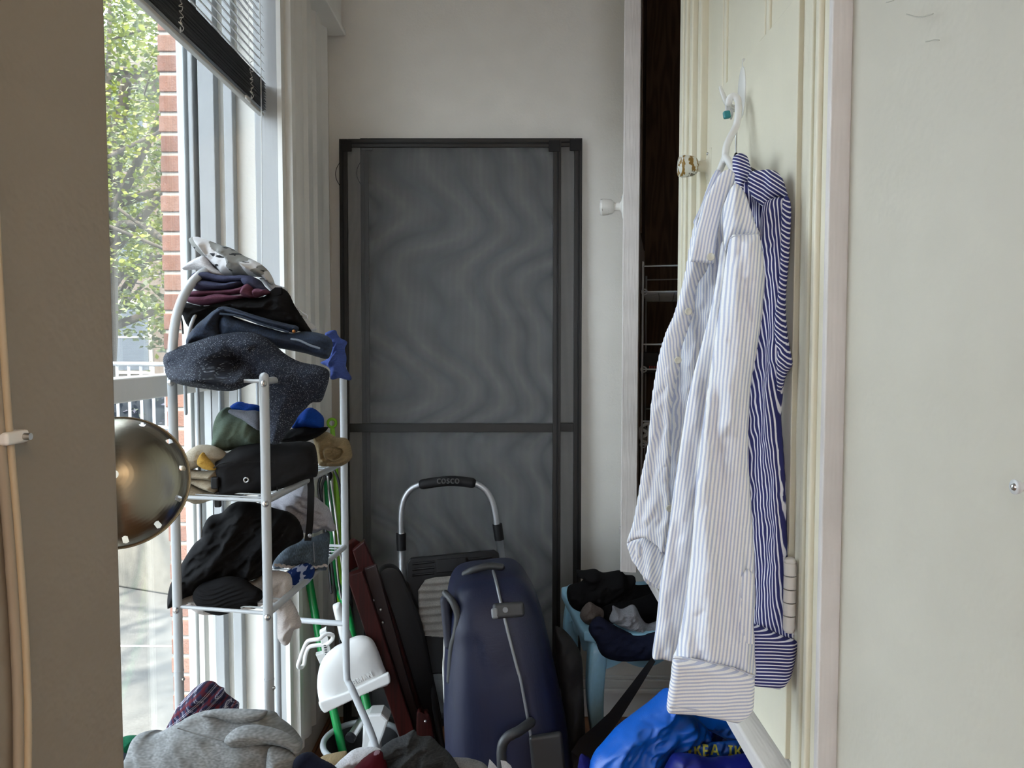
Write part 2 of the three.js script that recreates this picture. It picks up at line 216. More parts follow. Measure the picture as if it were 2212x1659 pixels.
// the tall window beside the shelf
M.pane = phy(lin(0.97, 0.99, 0.98), 0.0, { transmission: 1, thickness: 0, ior: 1.45 });
{
  const w = structure('window_1', 'tall white sash window with grey storm frame');
  const col = (x0, x1, z, m, n) => mesh(n, bx(x0, x1, W1.y0, W1.y1, -2.02, z, 0.003), m, w);
  const jambP = std(lin(0.45, 0.46, 0.47), 0.5, { map: T.mottle, bumpMap: rep(T.brush, 2), bumpScale: 0.0005 }), channelGrey = std(lin(0.22, 0.23, 0.235), 0.6, { map: T.chips }), alu = std(lin(0.4, 0.42, 0.43), 0.45, { metalness: 0.4 });  // jamb channels are a darker grey than the jamb paint
  col(-0.683, LEFT - 0.0006, -1.995, jambP, 'jamb_lining'); col(-0.733, -0.683, -2.012, channelGrey, 'jamb_channel'); col(-0.757, -0.733, -1.975, jambP, 'stop_bead');
  col(-0.779, -0.757, -2.006, channelGrey, 'jamb_channel'); col(-0.822, -0.779, -1.97, jambP, 'sash_stile'); col(-0.832, -0.822, -2.0, alu, 'parting_channel'); col(-0.846, -0.832, -1.965, jambP, 'sash_stile'); col(-0.87, -0.85, -1.955, alu, 'storm_frame');
  for (const [y0, y1, x0, x1, n] of [[1.136, 1.186, -0.85, -0.79, 'meeting_rail'], [W1.y0, 0.21, -0.84, -0.79, 'bottom_rail'], [2.5, W1.y1, -0.86, -0.79, 'top_rail']]) mesh(n, bx(x0, x1, y0, y1, W1.z0 + 0.03, W1.z1, 0.004), M.trim, w);
  mesh('near_jamb', bx(-0.86, LEFT - 0.0006, W1.y0, W1.y1, W1.z1 - 0.03, W1.z1 + 0.001), M.trim, w);
  mesh('head_lining', bx(-0.86, LEFT - 0.0006, 2.585, W1.y1, W1.z0, W1.z1), M.trim, w); mesh('window_sill', bx(-0.86, LEFT + 0.02, 0.1, 0.14, W1.z0, W1.z1, 0.006), M.trim, w);
  mesh('pane', bx(-0.838, -0.835, 1.18, 2.5, W1.z0 + 0.03, W1.z1), M.pane, w); mesh('pane', bx(-0.803, -0.8, 0.2, 1.14, W1.z0 + 0.03, W1.z1), M.pane, w);
  // fine insect screen outside the upper pane
  const g = new THREE.PlaneGeometry(1.34, 1.36, 1, 1); g.rotateY(-Math.PI / 2); g.translate(-0.862, 1.84, -1.31); const u = g.attributes.uv; for (let i = 0; i < u.count; i++) u.setXY(i, u.getX(i) * 700, u.getY(i) * 800);
  const thin = dtex(16, 16, grey((x, y, i, j) => (i < 2 || j < 2 ? 1 : 0)), { srgb: false });
  mesh('insect_screen', g, std(lin(0.2, 0.2, 0.19), 0.8, { alphaMap: thin, transparent: true }), w);
}
// fluted casing between the window and the corner
{
  const t = structure('trim_1', 'fluted white window casing');
  const prof = [[0, 0.012], [0.03, 0.012], [0.03, 0.03], [0.05, 0.034], [0.062, 0.02], [0.08, 0.018], [0.1, 0.03], [0.125, 0.034], [0.135, 0.024], [0.16, 0.022], [0.175, 0.034], [0.215, 0.036], [0.225, 0.024], [0.25, 0.022], [0.27, 0.034], [0.325, 0.036], [0.34, 0.028], [0.36, 0.03], [0.385, 0.04], [0.4, 0.038]];
  const s = [[0, 0], ...prof, [0.4, 0]].map(([a, b]) => [a, b]); const g = ext(s, 2.72); g.rotateX(-Math.PI / 2);      // now x along the wall, z = -proud, y up
  g.applyMatrix4(new THREE.Matrix4().makeRotationY(Math.PI / 2)); g.computeBoundingBox();
  const p = g.attributes.position; for (let i = 0; i < p.count; i++) { const x = p.getX(i), z = p.getZ(i); p.setXYZ(i, LEFT - 0.001 + Math.abs(x), p.getY(i) + 0.12, -1.992 - Math.abs(z)); } g.computeVertexNormals();
  mesh('casing', uvBox(toCreasedNormals(g, 0.5)), M.trim, t);
  mesh('head_block', bx(LEFT, LEFT + 0.075, 2.262, 2.42, -2.43, -2.16, 0.006), M.trim, t); mesh('head_block_lip', bx(LEFT, LEFT + 0.085, 2.25, 2.266, -2.44, -2.17, 0.004), M.trim, t);
}
// skirting on the back wall
{
  const t = structure('baseboard_back'); const s = (y0, y1, d) => bx(-0.6, 1.1, y0, y1, BACK, BACK + d, 0.004);
  mesh('board', s(0, 0.085, 0.016), M.trim, t); mesh('bead', s(0.085, 0.1, 0.026), M.trim, t); mesh('cap', s(0.1, 0.128, 0.018), M.trim, t); mesh('lip', s(0.128, 0.14, 0.01), M.trim, t);
}
// casing on the hinge side of the cupboard, with its old painted edge towards the camera
{
  const t = structure('trim_2', 'painted cupboard casing with chipped edge');
  mesh('chipped_edge', bx(0.381, 0.406, 0, CEIL, -0.912, -0.9, 0.002), M.oldTrim, t);
  [[-0.93, -0.912, 0.383], [-0.942, -0.93, 0.377], [-0.957, -0.942, 0.384], [-0.97, -0.957, 0.38], [-1.0, -0.97, 0.386]].forEach(([z0, z1, x]) => mesh('moulding', bx(x, 0.406, 0, CEIL, z0, z1, 0.003), M.door, t));
}
{
  const t = structure('trim_3', 'chipped white ledge below the cupboard doors');
  mesh('ledge', bx(0.352, 0.42, 0.632, SHELFY, -2.42, -1.0, 0.005), M.oldTrim, t); mesh('apron', bx(0.395, 0.42, 0.56, 0.632, -2.42, -1.0, 0.004), M.trim, t);
}
function knob(w, m1, m2) {                                        // along +x: rose plate at 0, grip at the end
  const g = new THREE.Group(); g.name = 'door_knob';
  const r = lathe([[0.0001, 0], [0.026, 0], [0.026, 0.003], [0.02, 0.006], [0.011, 0.008], [0.008, 0.012], [0.0075, 0.028], [0.0001, 0.028]]); r.rotateZ(-Math.PI / 2); r.scale(1, 1.35, 1);
  const k = lathe([[0.0001, 0.026], [0.013, 0.027], [0.0185, 0.033], [0.0205, 0.044], [0.0215, 0.055], [0.02, 0.062], [0.0001, 0.065]]); k.rotateZ(-Math.PI / 2);
  mesh('rose_plate', r, m2, g); mesh('grip', k, m1, g);
  const s = new THREE.SphereGeometry(0.0032, 8, 6); s.translate(0.006, 0.024, 0); mesh('screw', s, M.steel, g); return g;
}
T.worn = dtex(128, 128, (x, y) => { const n = tn(x, y, 7, 7, 40) + 0.5 * tn(x, y, 22, 22, 41), b = tn(x, y, 3, 3, 42); return n > 0.04 ? (b > -0.1 ? [0.55, 0.42, 0.16] : [0.4, 0.38, 0.32]) : [0.84, 0.84, 0.8]; });
T.worn2 = dtex(128, 128, (x, y) => { const n = tn(x, y, 12, 12, 43) + 0.5 * tn(x, y, 30, 30, 44); return n > 0.42 ? [0.35, 0.34, 0.3] : [0.84, 0.83, 0.8]; });
M.wornKnob = std(lin(1, 1, 1), 0.4, { map: T.worn }); M.wornKnob2 = std(lin(1, 1, 1), 0.45, { map: T.worn2 });
// near cupboard door
{
  const d = structure('door_1', 'cream painted cupboard door');
  mesh('leaf', bx(DOORX, DOORX + 0.035, SHELFY + 0.008, 2.56, -1.63, -1.006, 0.003), M.door, d);
  mesh('flat_board', bx(DOORX - 0.007, DOORX + 0.001, SHELFY + 0.012, 1.722, -1.443, -1.012, 0.0015), M.door, d);
  for (const [a, b] of [[1.365, 1.425], [1.138, 1.195]]) { const w = b - a; [[0, 0.25, 0.004], [0.25, 0.7, 0.0058], [0.7, 1, 0.0045]].forEach(([p, q, k]) => mesh('panel_moulding', bx(DOORX - k, DOORX + 0.001, 1.7225, 2.5, -(a + q * w), -(a + p * w), 0.002), M.door, d)); }
  [[1.502, 1.528, 0.375], [1.530, 1.552, 0.364], [1.553, 1.572, 0.358], [1.572, 1.60, 0.355], [1.601, 1.63, 0.362]].forEach(([a, b, x]) => mesh('astragal_strip', bx(x, DOORX + 0.03, SHELFY + 0.01, 2.56, -b, -a, 0.0035), M.door, d));
  const k = knob(1, M.wornKnob, M.door); k.rotation.y = Math.PI; k.position.set(DOORX, 1.604, -1.472); d.add(k);
  mesh('hinge_pin', rod([0.375, 0.872, -0.985], [0.375, 0.958, -0.985], 0.006, 12), M.charcoal, d);
  for (let i = 0; i < 5; i++) mesh('hinge_knuckle', place(new THREE.CylinderGeometry(0.0082, 0.0082, 0.0166, 18), V(0.375, 0.8785 + i * 0.0182, -0.985)), M.paint, d);
  for (const [y, s] of [[0.9615, 1], [0.8685, -1]]) { const g = new THREE.SphereGeometry(0.0078, 14, 8); g.scale(1, 0.75, 1); mesh('hinge_tip', place(g, V(0.375, y, -0.985)), M.paint, d); }
  mesh('hinge_leaf', bx(0.377, 0.39, 0.87, 0.96, -1.03, -0.99), M.oldTrim, d);
}
// far cupboard door, ajar, its edge towards the camera
{
  const d = structure('door_2', 'cupboard door standing ajar, edge on'); d.position.set(0.392, 0, -2.44); d.rotation.y = -0.2;
  const L = 0.566; mesh('leaf', bx(0, 0.041, SHELFY + 0.01, 2.56, 0, L, 0.002), M.oldTrim, d);
  for (const [y0, y1] of [[0.8, 1.4], [1.55, 2.45]]) mesh('inner_panel', bx(0.0395, 0.044, y0, y1, 0.1, L - 0.1, 0.003), M.closet, d);
  const k = knob(1, M.wornKnob2, M.trim); k.rotation.y = Math.PI; k.position.set(0.001, 1.613, L - 0.052); d.add(k);
}
// ================================================================ OUTSIDE
const GY = -0.6;
{
  const g = structure('ground_street'); const concrete = std(lin(0.09, 0.088, 0.083), 0.95, { map: rep(T.fabric, 1.2) });
  mesh('pavement', bx(-30, -0.9, GY - 0.2, GY, -40, 14), concrete, g);
  for (let k = 0; k < 9; k++) mesh('paving_joint', bx(-6.5, -1.2, GY, GY + 0.006, -3.0 - k * 1.5, -2.985 - k * 1.5), std(lin(0.3, 0.29, 0.28), 0.95), g);
  mesh('kerb', place(bx(-0.13, 0.13, 0, 0.16, -6, 6, 0.03), V(-5.6, GY, -8), 0.16), std(lin(0.3, 0.27, 0.2), 0.9), g);
}
// brick pier beyond the window, every brick its own piece
{
  const w = structure('wall_exterior'); const X0 = -1.172, X1 = -1.05, Z = -2.5, course = 0.0656, bh = 0.0545;
  mesh('mortar', bx(X0 + 0.004, X1, GY, 3.3, -2.9, Z - 0.004), std(lin(0.24, 0.22, 0.2), 0.95), w);
  const shades = [[0.155, 0.068, 0.046], [0.175, 0.08, 0.056], [0.14, 0.06, 0.042], [0.18, 0.09, 0.065]].map((c) => std(lin(...c), 0.9, { map: rep(T.fabric, 6), bumpMap: rep(T.roller, 4), bumpScale: 0.002 }));
  const long = bx(-0.06, 0.06, 0, bh, -0.1, 0.1, 0.004), half = bx(-0.06, 0.06, 0, bh, -0.05, 0.05, 0.004), stone = bx(-0.075, 0.06, 0, 0.1, -0.1, 0.1, 0.006);
  for (let k = 0; k < 52; k++) { const y = GY + k * course, jx = ((k * 37) % 7 - 3) * 0.0009; for (const [o, d] of k % 2 ? [[long, 0.1], [half, 0.258]] : [[half, 0.05], [long, 0.208]]) mesh('brick', o, shades[(k * 5 + (d > 0.15 ? 2 : 0)) % 4], w).position.set(X0 + 0.06 + jx, y + 0.005, Z - d); }
  mesh('lintel_stone', stone, std(lin(0.5, 0.36, 0.25), 0.95, { map: rep(T.fabric, 5) }), w).position.set(X0 + 0.06, GY + 52 * course - 0.005, Z - 0.1);
}
// iron railing, low dark hedge behind it
{
  const g = group('iron_railing', 'pale iron railing with upright bars beyond the window', 'railing'); const m = std(lin(0.3, 0.31, 0.33), 0.5), r = (a, b, t) => rod(a, b, t, 8);
  mesh('low_wall', place(bx(-1.62, 1.62, GY, 0.6, -0.1, 0.1, 0.02), V(-3.7, 0, -6.0), -0.38), std(lin(0.15, 0.14, 0.12), 0.95, { map: rep(T.fabric, 2) }), g);
  for (const y of [0.64, 1.12]) mesh('rail', r([-5.2, y, -6.6], [-2.2, y, -5.4], 0.018), m, g);
  for (let k = 0; k < 26; k++) { const t = (k + 0.5) / 26; mesh('baluster', r([-5.2 + 3 * t, 0.6, -6.6 + 1.2 * t], [-5.2 + 3 * t, 1.12, -6.6 + 1.2 * t], 0.011), m, g); }
  rebase(g);
}
function leafCloud(name, n, where, size, colors, parent) {
  const s = new THREE.BufferGeometry(); s.setAttribute('position', new THREE.Float32BufferAttribute([0, 0, 0, 0.32, 0.06, 0.45, 0, -0.03, 0.55, -0.32, 0.06, 0.45, 0, 0.02, 1], 3)); s.setIndex([0, 1, 2, 0, 2, 3, 1, 4, 2, 2, 4, 3]); s.computeVertexNormals();
  const m = new THREE.InstancedMesh(s, phy(lin(1, 1, 1), 0.75, { transmission: 0.42, thickness: 0 }), n); m.name = name; m.userData.kind = 'stuff'; m.castShadow = m.receiveShadow = true;
  const mt = new THREE.Matrix4(), q = new THREE.Quaternion(), e = new THREE.Euler();
  for (let i = 0; i < n; i++) { const p = where(i), k = size * rr(0.6, 1.3); e.set(rr(-1.2, 1.2), rr(0, 6.28), rr(-0.8, 0.8)); mt.compose(p, q.setFromEuler(e), V(k, k, k)); m.setMatrixAt(i, mt); m.setColorAt(i, colors[Math.floor(rnd() * colors.length)].clone().multiplyScalar(rr(0.75, 1.25))); }
  parent.add(m); return m;
}
{
  const h = group('dark_hedge', 'low dark hedge growing behind the iron railing', 'hedge');
  mesh('hedge_core', place(new RoundedBoxGeometry(4.2, 1.35, 0.5, 3, 0.2), V(-5.0, GY + 0.7, -8.3), 0.38), std(lin(0.01, 0.014, 0.02), 1), h);
  leafCloud('hedge_leaves', 1600, () => { const t = rr(-2.1, 2.1), c = Math.cos(-0.38), s = Math.sin(-0.38), w = rr(0.2, 0.36); return V(-5.0 + t * c, GY + rr(0.1, 1.45), -8.3 + t * s + w); }, 0.07, [lin(0.02, 0.03, 0.03), lin(0.03, 0.045, 0.03), lin(0.03, 0.03, 0.06)], h); rebase(h);
}
function tree(name, label, base, crown, nClust, perClust, size, colors, grp) {
  const g = group(name, label, 'tree', grp); const bark = std(lin(0.055, 0.045, 0.036), 0.95), tips = [];
  const B = V(...base), [cx, cy, cz, rx, ry, rz] = crown, C = V(cx, cy, cz);
  mesh('trunk', tube([B, B.clone().lerp(C, 0.35).add(V(0.12, 0, 0.1)), B.clone().lerp(C, 0.7).add(V(-0.1, 0, -0.1)), C], 0.2, { seg: 24, rf: (t) => 1.15 - 0.85 * t }), bark, g);
  for (let k = 0; k < 13; k++) { const a = k * 2.4, t = rr(0.3, 0.85), s = B.clone().lerp(C, t), e = V(cx + rx * 0.85 * Math.cos(a), cy + ry * rr(-0.75, 0.7), cz + rz * 0.85 * Math.sin(a)), m = s.clone().lerp(e, 0.5).add(V(0, rr(0, 0.5), 0)); const br = mesh('branch', tube([s, m, e], 0.06, { seg: 16, rf: (u) => 1 - 0.75 * u, rad: 7 }), bark, g); tips.push([s, m, e]);
    for (let j = 0; j < 2; j++) { const f = m.clone().lerp(e, 0.3 + 0.4 * j), q = f.clone().add(V(rr(-0.8, 0.8), rr(-0.5, 0.7), rr(-0.8, 0.8))); mesh('twig', tube([f, q], 0.02, { seg: 4, rad: 5 }), bark, br); } }
  const cl = []; for (let i = 0; i < nClust; i++) { let p; do p = V(rr(-1, 1), rr(-1, 1), rr(-1, 1)); while (p.length() > 1); cl.push(V(cx + p.x * rx, cy + p.y * ry, cz + p.z * rz)); }
  leafCloud('foliage', nClust * perClust, (i) => { const c = cl[Math.floor(i / perClust)]; const a = rr(0, 6.28), r = 0.42 * Math.sqrt(rnd()); return V(c.x + r * Math.cos(a), c.y + rr(-0.1, 0.1), c.z + r * Math.sin(a)); }, size, colors, g);
  return rebase(g);
}
const LG = [lin(0.16, 0.19, 0.012), lin(0.22, 0.24, 0.016), lin(0.11, 0.145, 0.012), lin(0.075, 0.105, 0.018)];
tree('street_tree', 'bright yellow-green street tree filling the upper window', [-5.4, GY, -9.2], [-4.6, 4.4, -9.0, 2.6, 3.6, 2.2], 380, 66, 0.066, LG, undefined);
tree('street_tree', 'darker street tree further down the street', [-9.2, GY, -16.0], [-8.2, 4.6, -15.2, 3.4, 5.0, 2.6], 260, 44, 0.14, [lin(0.10, 0.13, 0.04), lin(0.14, 0.18, 0.05), lin(0.07, 0.09, 0.04)], undefined);
tree('street_tree', 'loose leafy tree beside the house throwing dappled shade', [-5.4, GY, -0.4], [-3.6, 6.2, -0.9, 2.2, 1.0, 2.4], 80, 26, 0.085, LG, undefined);
// row house across the street
{
  const g = group('street_house', 'brown row house with tall windows behind the street trees', 'building'); const X0 = -18, X1 = -6.5, Z = -21;
  mesh('facade', bx(X0, X1, GY, 9, Z - 4, Z), std(lin(0.15, 0.115, 0.095), 0.9, { map: rep(T.fabric, 1) }), g);
  for (let i = 0; i < 6; i++) for (let j = 0; j < 3; j++) { const x = X0 + 1.2 + i * 1.85, y = 0.6 + j * 2.9; const f = mesh('window_surround', bx(x - 0.1, x + 1.1, y - 0.12, y + 2.0, Z, Z + 0.08, 0.01), std(lin(0.34, 0.3, 0.26), 0.9), g); mesh('window_glass', bx(x, x + 1.0, y, y + 1.85, Z + 0.05, Z + 0.1), std(lin(0.05, 0.06, 0.075), 0.15), f); mesh('window_bar', bx(x, x + 1.0, y + 0.9, y + 0.95, Z + 0.09, Z + 0.12), std(lin(0.3, 0.3, 0.3), 0.6), f); }
  mesh('cornice', bx(X0 - 0.2, X1 + 0.2, 8.8, 9.3, Z - 0.2, Z + 0.5, 0.03), std(lin(0.12, 0.1, 0.09), 0.9), g); rebase(g);
}
// ================================================================ AT THE WINDOW
{
  const g = group('venetian_blind', 'dark slatted venetian blind pulled half up in the tall window', 'blind');
  const X = -0.66, z0 = -1.985, z1 = -0.7, slat = M.charcoal, white = M.whitePlastic;
  mesh('bottom_rail', bx(X - 0.007, X + 0.007, 1.857, 1.8655, z0, z1, 0.0025), std(lin(0.5, 0.5, 0.49), 0.4), g);
  const sg = (() => { const r = []; for (let k = 0; k <= 6; k++) { const t = k / 6 * 2 - 1; r.push([t * 0.0125, 0.0025 * (1 - t * t)]); } const o = r.map((p) => p).concat(r.slice().reverse().map(([a, b]) => [a, b - 0.0005])); const e = ext(o, z1 - z0); return e; })();
  for (let k = 0; k < 24; k++) { const m = mesh('slat', sg, slat, g); m.position.set(X + ((k * 13) % 5 - 2) * 0.0006, 1.869 + k * 0.0031, z0); m.rotation.z = 0.02 * ((k * 7) % 3 - 1); }
  const gleamSlat = std(lin(0.34, 0.34, 0.34), 0.35);  // paler than the stack: sky gleam put into the colour of these slats
  for (let k = 0; k < 26; k++) { const m = mesh('slat', sg, gleamSlat, g); m.position.set(X, 1.960 + k * 0.0205, z0); m.rotation.z = -0.74; }
  mesh('head_rail', bx(X - 0.02, X + 0.02, 2.54, 2.58, z0, z1, 0.003), white, g);
  for (const z of [-1.86, -1.47, -1.05]) {                         // ladder cords, bunched in loops where the slats lie together
    const l = mesh('ladder_cord', plain([-1, 1].map((s) => tube([[X + s * 0.0135, 1.945, z], [X + s * 0.0135, 2.25, z], [X + s * 0.0135, 2.545, z]], 0.0007, { rad: 5 }))), white, g);
    const pts = []; for (let k = 0; k < 26; k++) pts.push([X + 0.016 + 0.004 * (k % 2), 1.86 + k * 0.0036 + 0.003 * Math.sin(k * 2.1), z + 0.011 * Math.sin(k * 1.9) * (0.6 + 0.4 * Math.sin(k * 0.7))]);
    mesh('cord_loops', tube(pts, 0.0009, { rad: 5, seg: 150 }), white, l);
  }
  mesh('cord_clip', place(new RoundedBoxGeometry(0.006, 0.009, 0.03, 2, 0.002), V(X + 0.012, 1.858, -1.85)), white, g);
  const c = P(562, 60, 1.9); mesh('pull_cord', tube([P(558, -120, 1.9), c, P(565, 300, 1.9), P(566, 640, 1.9)], 0.0011, { rad: 6 }), white, g); mesh('pull_cord_tassel', place(lathe([[0.0001, 0.03], [0.003, 0.028], [0.006, 0.004], [0.005, 0], [0.0001, 0]], 12), P(566, 655, 1.9)), white, g);
  rebase(g);
}
// metal dome shade hung behind the near wall
{
  const g = group('dome_lamp_shade', 'brushed metal dome lamp shade with holes round its rim', 'lamp shade');
  const R = 0.0865, n = 7, prof = []; for (let k = 0; k <= 20; k++) { const a = k / 20 * 1.3; prof.push([R * Math.sin(a) / Math.sin(1.3), 0.055 * (Math.cos(a) - Math.cos(1.3)) / (1 - Math.cos(1.3))]); }
  const holes = 12, seg = 288, rings = [];                          // the skin, open where the rim holes are
  const pos = [], idx = [], uv = []; const pts = prof.slice(1).concat([[R * 1.02, -0.0015]]); const fine = []; for (let k = 0; k + 1 < pts.length; k++) for (let j = 0; j < 8; j++) fine.push([pts[k][0] + (pts[k + 1][0] - pts[k][0]) * j / 8, pts[k][1] + (pts[k + 1][1] - pts[k][1]) * j / 8]); fine.push(pts.at(-1));
  fine.forEach(([r, y], i) => { for (let j = 0; j <= seg; j++) { const a = j / seg * Math.PI * 2; pos.push(r * Math.cos(a), y, r * Math.sin(a)); uv.push(j / seg, r * 10); } });
  const hr = R * 0.92, hs = 0.0042;
  for (let i = 0; i + 1 < fine.length; i++) for (let j = 0; j < seg; j++) { const r = (fine[i][0] + fine[i + 1][0]) / 2, a = (j + 0.5) / seg * Math.PI * 2, d = Math.abs(((a / (Math.PI * 2) * holes + 0.5) % 1) - 0.5) / holes * Math.PI * 2 * r; if (Math.hypot(d, r - hr) < hs) continue; const k = i * (seg + 1) + j; idx.push(k, k + seg + 1, k + 1, k + 1, k + seg + 1, k + seg + 2); }
  const s = new THREE.BufferGeometry(); s.setAttribute('position', new THREE.Float32BufferAttribute(pos, 3)); s.setAttribute('uv', new THREE.Float32BufferAttribute(uv, 2)); s.setIndex(idx); s.computeVertexNormals();
  const q = new THREE.Group(); q.name = 'shade_body'; const skin = phy(lin(0.30, 0.275, 0.225), 0.26, { metalness: 1 });
  mesh('dome', s, skin, q); mesh('rim_bead', place(new THREE.TorusGeometry(R * 1.02, 0.0012, 6, 90), V(0, -0.0015, 0), 0, Math.PI / 2), skin, q);
  q.position.copy(P(255, 1040, 0.98)); q.rotation.set(1.06, 0, -0.85, 'ZXY'); g.add(q);
  const p = q.position; mesh('hanging_stem', tube([[p.x - 0.05, p.y + 0.02, p.z - 0.04], [p.x - 0.09, p.y + 0.06, p.z - 0.02], [-0.45, p.y + 0.12, -0.7], [-0.45, p.y + 0.14, -0.578]], 0.006), M.blackPlastic, g); rebase(g);
}
// television cable clipped to the near wall
{
  const g = group('coaxial_cable', 'cream coaxial cable with printed jacket clipped to the near wall', 'cable');
  const cv = document.createElement('canvas'); cv.width = 2048; cv.height = 64; const c = cv.getContext('2d'); c.fillStyle = '#b3a28a'; c.fillRect(0, 0, 2048, 64); c.fillStyle = '#5d4a3c'; c.font = '26px monospace'; c.fillText('PPC PERFECT FLEX 6 SERIES 18 AWG CATV', 30, 40); c.fillText('FT4 c(UL)us 75C', 1100, 40); c.fillText('4 NC LVCE', 1650, 40);
  const t = new THREE.CanvasTexture(cv); t.colorSpace = THREE.SRGBColorSpace; t.wrapS = t.wrapT = THREE.RepeatWrapping;
  const x = -0.306, pts = [[x, 2.88, -0.435], [x, 2.0, -0.438], [x, 1.5, -0.439], [x, 1.33, -0.441], [x, 1.22, -0.445], [x, 1.12, -0.452], [x, 1.03, -0.455], [x + 0.0005, 0.92, -0.45], [x, 0.6, -0.446], [x, 0.03, -0.445]];
  const k = tube(pts, 0.0036, { rad: 12, seg: 160, caps: false }); const u = k.attributes.uv; for (let i = 0; i < u.count; i++) u.setXY(i, u.getX(i) * 7, u.getY(i) * 1 + 0.25); mesh('jacket', k, std(lin(1, 1, 1), 0.5, { map: t }), g);
  mesh('second_wire', tube(pts.map(([a, b, d]) => [a, b, d + 0.009 + 0.003 * Math.sin(b * 4)]), 0.003, { rad: 10, seg: 120 }), std(lin(0.28, 0.23, 0.175), 0.5), g);
  for (const y of [1.195, 2.1, 0.35]) { const l = mesh('cable_clip', bx(-0.31, -0.3, y - 0.004, y + 0.004, -0.459, -0.438, 0.002), M.whitePlastic, g); mesh('nail', place(new THREE.CylinderGeometry(0.0022, 0.0022, 0.014, 10), V(-0.303, y, -0.4535), 0, 0, Math.PI / 2), M.steel, l); }
  rebase(g);
}
// small screw-in bracket on the right wall
{ const g = group('wall_bracket', 'small white peg bracket on the right wall', 'bracket'); const p = P(2215, 1052, 0.575); mesh('peg', place(lathe([[0.0001, 0], [0.006, 0], [0.005, 0.004], [0.0033, 0.006], [0.0033, 0.02], [0.0001, 0.02]], 16), V(RIGHT - 0.012, p.y, p.z), 0, 0, -Math.PI / 2), M.whitePlastic, g); mesh('screw', place(new THREE.SphereGeometry(0.003, 10, 8), V(RIGHT - 0.0115, p.y, p.z)), M.steel, g); rebase(g); }

// ================================================================ THE METAL RACK
const RK = { A: [-0.613, -1.335], B: [-0.4355, -1.3], C: [-0.398, -1.745], D: [-0.575, -1.78] };
{
  const g = group('metal_shelf_rack', 'white tubular metal rack with arched back, loaded with clothes', 'shelf'); const r = 0.0085, m = M.whiteMetal;
  const post = (k, y0, y1) => mesh('post', rod([RK[k][0], y0, RK[k][1]], [RK[k][0], y1, RK[k][1]], r, 14), m, g);
  post('B', 0.0, 1.197); mesh('post_cap', place(new THREE.SphereGeometry(r, 12, 6), V(RK.B[0], 1.197, RK.B[1])), m, g);
  const c = RK.C; mesh('post', tube([[c[0], 1.2, c[1]], [c[0], 0.8, c[1]], [c[0], 0.47, c[1]], [c[0] + 0.012, 0.435, c[1] + 0.006], [c[0] + 0.07, 0.315, c[1] + 0.03], [c[0] + 0.09, 0.2, c[1] + 0.04], [c[0] + 0.09, 0, c[1] + 0.04]], r, { rad: 14, seg: 90, tension: 0.35 }), m, g);
  const a = RK.A, d = RK.D, arch = [[a[0], 0, a[1]], [a[0], 0.6, a[1]], [a[0], 1.12, a[1]]]; for (let k = 0; k <= 10; k++) { const t = Math.PI * (1 - k / 10), q = (1 + Math.cos(t)) / 2; arch.push([a[0] + (d[0] - a[0]) * q, 1.2 + 0.215 * Math.sin(t) ** 0.8, a[1] + (d[1] - a[1]) * q]); } arch.push([d[0], 1.12, d[1]], [d[0], 0.6, d[1]], [d[0], 0, d[1]]);
  mesh('arched_frame', tube(arch, r, { rad: 14, seg: 160 }), m, g);
  mesh('inner_arch', tube(arch.filter((p) => p[1] >= 1.12).map((p, i, l) => { const mid = [(a[0] + d[0]) / 2, 1.15, (a[1] + d[1]) / 2]; return p.map((v, k) => v + (mid[k] - v) * 0.2); }), 0.0035, { rad: 8, seg: 60 }), m, g);
  for (const y of [1.19, 0.978, 0.775]) {
    const s = new THREE.Group(); s.name = 'wire_shelf'; g.add(s); const e = (p, q, t = 0.0065, n = 'shelf_bar') => mesh(n, rod([RK[p][0], y, RK[p][1]], [RK[q][0], y, RK[q][1]], t, 10), m, s);
    e('A', 'B', 0.0035); e('B', 'C'); e('C', 'D', 0.0035); e('D', 'A');
    for (let k = 1; k < 18; k++) { const t = k / 18, l = (p, q) => [RK[p][0] + (RK[q][0] - RK[p][0]) * t, y, RK[p][1] + (RK[q][1] - RK[p][1]) * t]; mesh('shelf_wire', rod(l('A', 'D'), l('B', 'C'), 0.0016, 6), m, s); }
    for (const k of [0.33, 0.66]) mesh('shelf_wire', rod([RK.A[0] + (RK.B[0] - RK.A[0]) * k, y - 0.002, RK.A[1]], [RK.D[0] + (RK.C[0] - RK.D[0]) * k, y - 0.002, RK.D[1]], 0.002, 6), m, s);
    for (const p of ['A', 'B']) mesh('screw', place(new THREE.SphereGeometry(0.006, 10, 8), V(RK[p][0] + 0.0015, y - 0.004, RK[p][1] + r)), M.steel, s);
    for (let k = 1; k < 5; k++) { const t = k / 5, x = RK.A[0] + (RK.D[0] - RK.A[0]) * t, z = RK.A[1] + (RK.D[1] - RK.A[1]) * t; if (y > 0.9) mesh('back_wire', rod([x, y, z], [x, y - 0.2, z], 0.0035, 8), m, s); }
  }
  mesh('cross_bar', rod([RK.D[0], 0.587, RK.D[1]], [RK.C[0], 0.587, RK.C[1]], 0.0068, 10), m, g);
  for (const p of ['A', 'B']) { mesh('post_joint', place(new THREE.CylinderGeometry(r + 0.0006, r + 0.0006, 0.003, 16), V(RK[p][0], 0.655, RK[p][1])), m, g); mesh('screw', place(new THREE.SphereGeometry(0.0035, 8, 6), V(RK[p][0] + r, 0.64, RK[p][1] + 0.002)), M.steel, g); }
  rebase(g);
}
